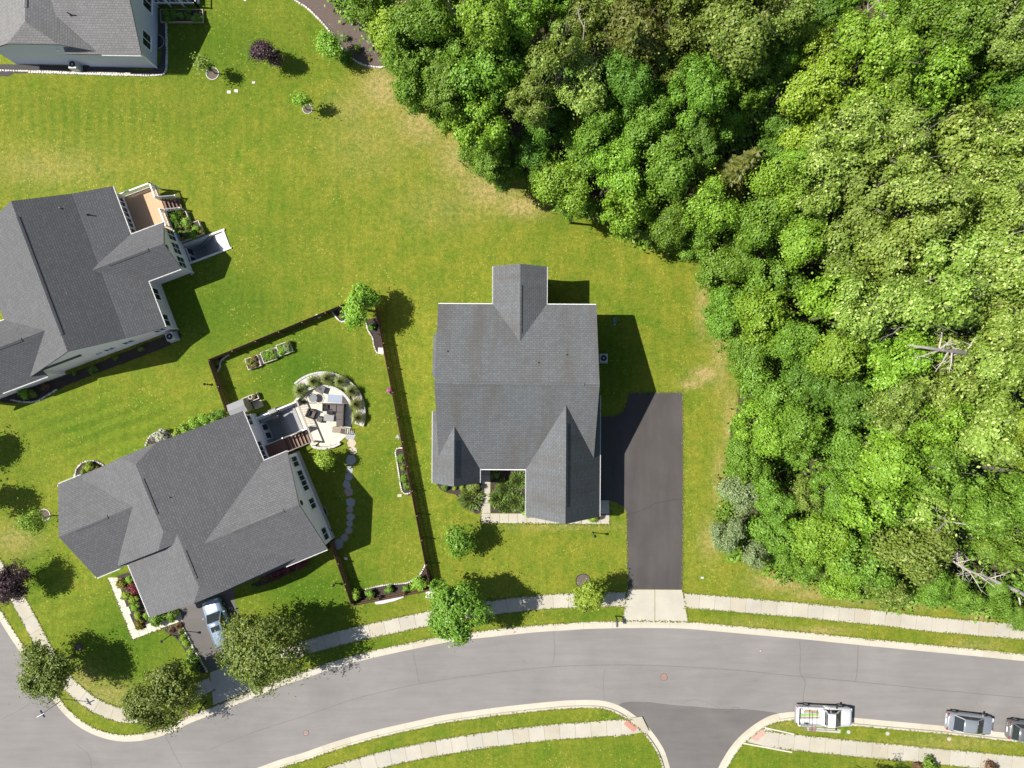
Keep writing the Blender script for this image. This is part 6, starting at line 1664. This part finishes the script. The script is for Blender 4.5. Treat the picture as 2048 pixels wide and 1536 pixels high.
def car(label, loc, rz, L, Wd, Ht, paint, kind='sedan', name='parked_car', cat='car', sunroof=False):
    t = thing(name, label, cat, loc, rz)
    h = L / 2; w = Wd / 2
    suv = kind == 'suv'
    belt = .98 if suv else .88
    hood = .98 if suv else .80
    zb = .22
    if suv: st = [(-h, .78, .42, .88), (-h + .12, .92, zb, belt), (-h * .5, 1.0, zb, belt), (0, 1.0, zb, belt), (h * .36, 1.0, zb, belt), (h * .5, .99, zb, hood), (h - .35, .94, zb, hood - .06), (h - .1, .82, zb + .05, hood - .22), (h, .62, .38, hood - .38)]
    else: st = [(-h, .74, .42, .78), (-h + .12, .90, zb, belt - .02), (-h * .62, .98, zb, belt), (0, 1.0, zb, belt), (h * .34, 1.0, zb, belt), (h * .46, .99, zb, hood + .04), (h - .4, .94, zb, hood - .06), (h - .12, .82, zb + .05, hood - .2), (h, .6, .36, hood - .32)]
    loft([(x, body_sec(w * f, a, b)) for x, f, a, b in st]).build('body', paint, t, smooth=True)
    # cabin: belt outline to roof outline
    if suv: xb0, xb1, xr0, xr1 = -h + .22, h * .50, -h + .5, h * .17
    else: xb0, xb1, xr0, xr1 = -h + .55, h * .50, -h + 1.25, h * .10
    wb, wr = w * .88, w * .69
    lo_ = [(xb0, -wb * .92), (xb1, -wb * .9), (xb1, wb * .9), (xb0, wb * .92)]
    up_ = [(xr0, -wr), (xr1, -wr), (xr1, wr), (xr0, wr)]
    zr = Ht
    b0 = [Vector((x, y, belt - .02)) for x, y in lo_]; r0 = [Vector((x, y, zr - .06)) for x, y in up_]
    m = MB().add(b0 + r0, [(3, 2, 1, 0), (4, 5, 6, 7), (0, 1, 5, 4), (1, 2, 6, 5), (2, 3, 7, 6), (3, 0, 4, 7)]); m.build('cabin', paint, t)
    nx = 8
    m = loft([(xr0 - .03 + (xr1 - xr0 + .06) * i / nx, [(-wr * e, zr - .07), (-wr * .98 * e, zr - .03 + .02 * math.sin(math.pi * i / nx)), (0, zr + .03 * math.sin(math.pi * i / nx)), (wr * .98 * e, zr - .03 + .02 * math.sin(math.pi * i / nx)), (wr * e, zr - .07)]) for i in range(nx + 1) for e in (1.0 - .06 * (abs(i - nx / 2) / (nx / 2)) ** 3,)])
    m.build('roof', paint, t, smooth=True)
    glass_panel('windshield', t, [b0[1], b0[2], r0[2], r0[1]], shrink=.93); glass_panel('rear_window', t, [b0[3], b0[0], r0[0], r0[3]], shrink=.93)
    for i, j in ((0, 1), (3, 2)):
        A0, A1, R1, R0 = b0[i], b0[j], r0[j], r0[i]
        cuts = (.04, .36, .68, .96) if suv else (.05, .5, .95)
        for a, b in zip(cuts[:-1], cuts[1:]):
            glass_panel('side_window', t, [A0.lerp(A1, a), A0.lerp(A1, b), R0.lerp(R1, b), R0.lerp(R1, a)], shrink=.93)
    if sunroof: MB().box((xr1 - .62, 0, zr + .012), (.5, wr * 1.25, .05)).build('sunroof', GLASS, t, bevel=.02)
    if suv:
        for s_ in (-1, 1): MB().tube([(xr0 + .1, s_ * wr * .9, zr + .01), (xr0 + .3, s_ * wr * .9, zr + .06), (xr1 - .3, s_ * wr * .9, zr + .06), (xr1 - .1, s_ * wr * .9, zr)], .02, 5).build('roof_rail', RIM, t)
    for x in (-h + .82, h - .88):
        for s_ in (-1, 1): wheel(t, x, s_ * (w - .08), .34 if suv else .32)
    for s_ in (-1, 1):
        MB().box((h * .40, s_ * (w + .09), belt + .04), (.12, .2, .13)).build('mirror', paint, t, bevel=.03)
        MB().box((h - .20, s_ * w * .62, hood - .20), (.26, .36, .1)).build('headlight', mat('lamp_clear', (.55, .56, .57), .15, kind='Object'), t, bevel=.03)
        MB().box((-h + .07, s_ * w * .68, belt - .12), (.12, .34, .16)).build('tail_light', mat('lamp_red', (.25, .015, .012), .25, kind='Object'), t, bevel=.02)
    MB().box((-h + .0, 0, .45), (.09, Wd * .72, .16)).build('rear_bumper', paint, t, bevel=.03)
    MB().box((-h - .035, 0, .62), (.02, .5, .13)).build('number_plate', WHITE, t)
    return t
c_ = P(436, 1248, .9); c_.z = .012
car('pale blue SUV with dark sunroof parked on the left driveway', c_, R(111), 4.75, 1.9, 1.68, paint_mat('paint_pale_blue', (.27, .34, .45), .35, .3), 'suv', sunroof=True)
c_ = P(1944, 1450, .8); c_.z = ZR + .01
car('silver sedan parked at the right kerb between pickup and dark car', c_, R(-7), 4.55, 1.82, 1.43, paint_mat('paint_silver', (.33, .35, .37), .45, .25))
c_ = P(2066, 1467, .8); c_.z = ZR + .01
car('dark grey hatchback cut off by the right edge', c_, R(-7), 4.5, 1.85, 1.6, paint_mat('paint_grey', (.17, .175, .18), .4, .3), 'suv')

def pickup(loc, rz):
    t = thing('pickup_truck', 'white pickup truck with ladder rack and boards in its open bed', 'pickup', loc, rz)
    pw = paint_mat('paint_white', (.60, .60, .60), .05, .3)
    h, w = 2.72, .96
    zb, hood, belt, zr = .36, 1.10, 1.14, 1.80
    loft([(-.12, body_sec(w, zb, belt, .95)), (.6, body_sec(w, zb, belt, .95)), (1.15, body_sec(w, zb, belt, .93)), (1.35, body_sec(w, zb, hood, .9)), (h - .3, body_sec(w * .97, zb, hood - .06, .88)), (h - .06, body_sec(w * .9, zb + .04, hood - .18, .85)), (h, body_sec(w * .8, zb + .1, hood - .3, .85))]).build('body', pw, t, smooth=True)
    b0 = [Vector(p) for p in ((-.12, -.84, belt - .02), (1.52, -.82, belt - .02), (1.52, .82, belt - .02), (-.12, .84, belt - .02))]
    r0 = [Vector(p) for p in ((-.02, -.66, zr - .04), (.68, -.66, zr - .04), (.68, .66, zr - .04), (-.02, .66, zr - .04))]
    MB().add(b0 + r0, [(3, 2, 1, 0), (4, 5, 6, 7), (0, 1, 5, 4), (1, 2, 6, 5), (2, 3, 7, 6), (3, 0, 4, 7)]).build('cabin', pw, t)
    MB().box((.33, 0, zr - .01), (.74, 1.34, .07)).build('roof', pw, t, bevel=.03)
    glass_panel('windshield', t, [b0[1], b0[2], r0[2], r0[1]], shrink=.92); glass_panel('rear_window', t, [b0[3], b0[0], r0[0], r0[3]], shrink=.8)
    for i, j in ((0, 1), (3, 2)):
        for a, b in ((.06, .32), (.36, .94)): glass_panel('side_window', t, [b0[i].lerp(b0[j], a), b0[i].lerp(b0[j], b), r0[i].lerp(r0[j], b), r0[i].lerp(r0[j], a)], shrink=.86)
    # bed
    MB().box((-1.42, 0, .60), (2.5, 1.86, .12)).build('bed_floor', mat('bed_liner', (.55, .55, .54), .7), t)
    for s_ in (-1, 1): MB().box((-1.42, s_ * .90, .74), (2.5, .12, .72)).build('bed_side', pw, t, bevel=.02)
    MB().box((-2.66, 0, .76), (.1, 1.7, .62)).build('tailgate', pw, t, bevel=.02); MB().box((-.2, 0, .82), (.08, 1.72, .5)).build('bulkhead', pw, t)
    MB().box((-2.76, 0, .52), (.16, 1.84, .2)).build('rear_bumper', RIM, t, bevel=.03)
    # ladder rack
    for s_ in (-1, 1):
        for x in (-2.45, -.3): MB().tube([(x, s_ * .88, 1.08), (x, s_ * .84, 1.95)], .028, 6).build('rack_post', RIM, t)
        MB().tube([(-2.6, s_ * .84, 1.95), (.9, s_ * .84, 1.95)], .028, 6).build('rack_rail', RIM, t)
    for x in (-2.45, -1.7, -.3): MB().tube([(x, -.98, 1.97), (x, .98, 1.97)], .028, 6).build('rack_bar', RIM if x != -1.7 else DARK, t)
    for x in (-1.72, 1.72):
        for s_ in (-1, 1): wheel(t, x, s_ * (w - .1), .38, .26)
    for s_ in (-1, 1):
        MB().box((1.05, s_ * 1.08, 1.18), (.12, .24, .18)).build('mirror', BLACK, t, bevel=.03)
        MB().box((h - .06, s_ * .72, .80), (.14, .3, .16)).build('headlight', MATS['lamp_clear'], t, bevel=.02)
        MB().box((-2.70, s_ * .86, .80), (.06, .12, .3)).build('tail_light', MATS['lamp_red'], t)
    MB().box((h + .01, 0, .56), (.12, 1.5, .18)).build('front_bumper', RIM, t, bevel=.03)
    return t
c_ = P(1650, 1434, .8); c_.z = ZR + .01
pk = pickup(c_, R(-2)); pk.scale = (.95, .95, .95)
# load in the bed
cm_ = pk.matrix_basis
for (x, y, z, lx, ly, rr), col, lb, nm in (((-1.5, .05, .70, 1.9, .22, .05), (.22, .38, .12), 'lime green board in the bed of the pickup', 'board'), ((-1.25, .42, .70, 1.3, .17, -.04), (.34, .19, .10), 'orange board in the bed of the pickup', 'board'), ((-1.45, -.22, .70, 2.0, .12, .03), (.30, .22, .15), 'brown board in the bed of the pickup', 'board'), ((-1.5, -.52, .72, 1.9, .34, 0), (.60, .60, .60), 'white board at the kerb side of the pickup bed', 'board')):
    p = Matrix.Translation(pk.location) @ Matrix.Rotation(R(-2), 4, 'Z') @ (Vector((x, y, z)) * .95)
    MB().box((0, 0, 0), (lx, ly, .05)).build(nm, mat('board_%d' % int(col[0] * 1000 + col[1] * 100), col, .7, .1), None, loc=p, rz=R(-2) + rr, label=lb, cat='board')
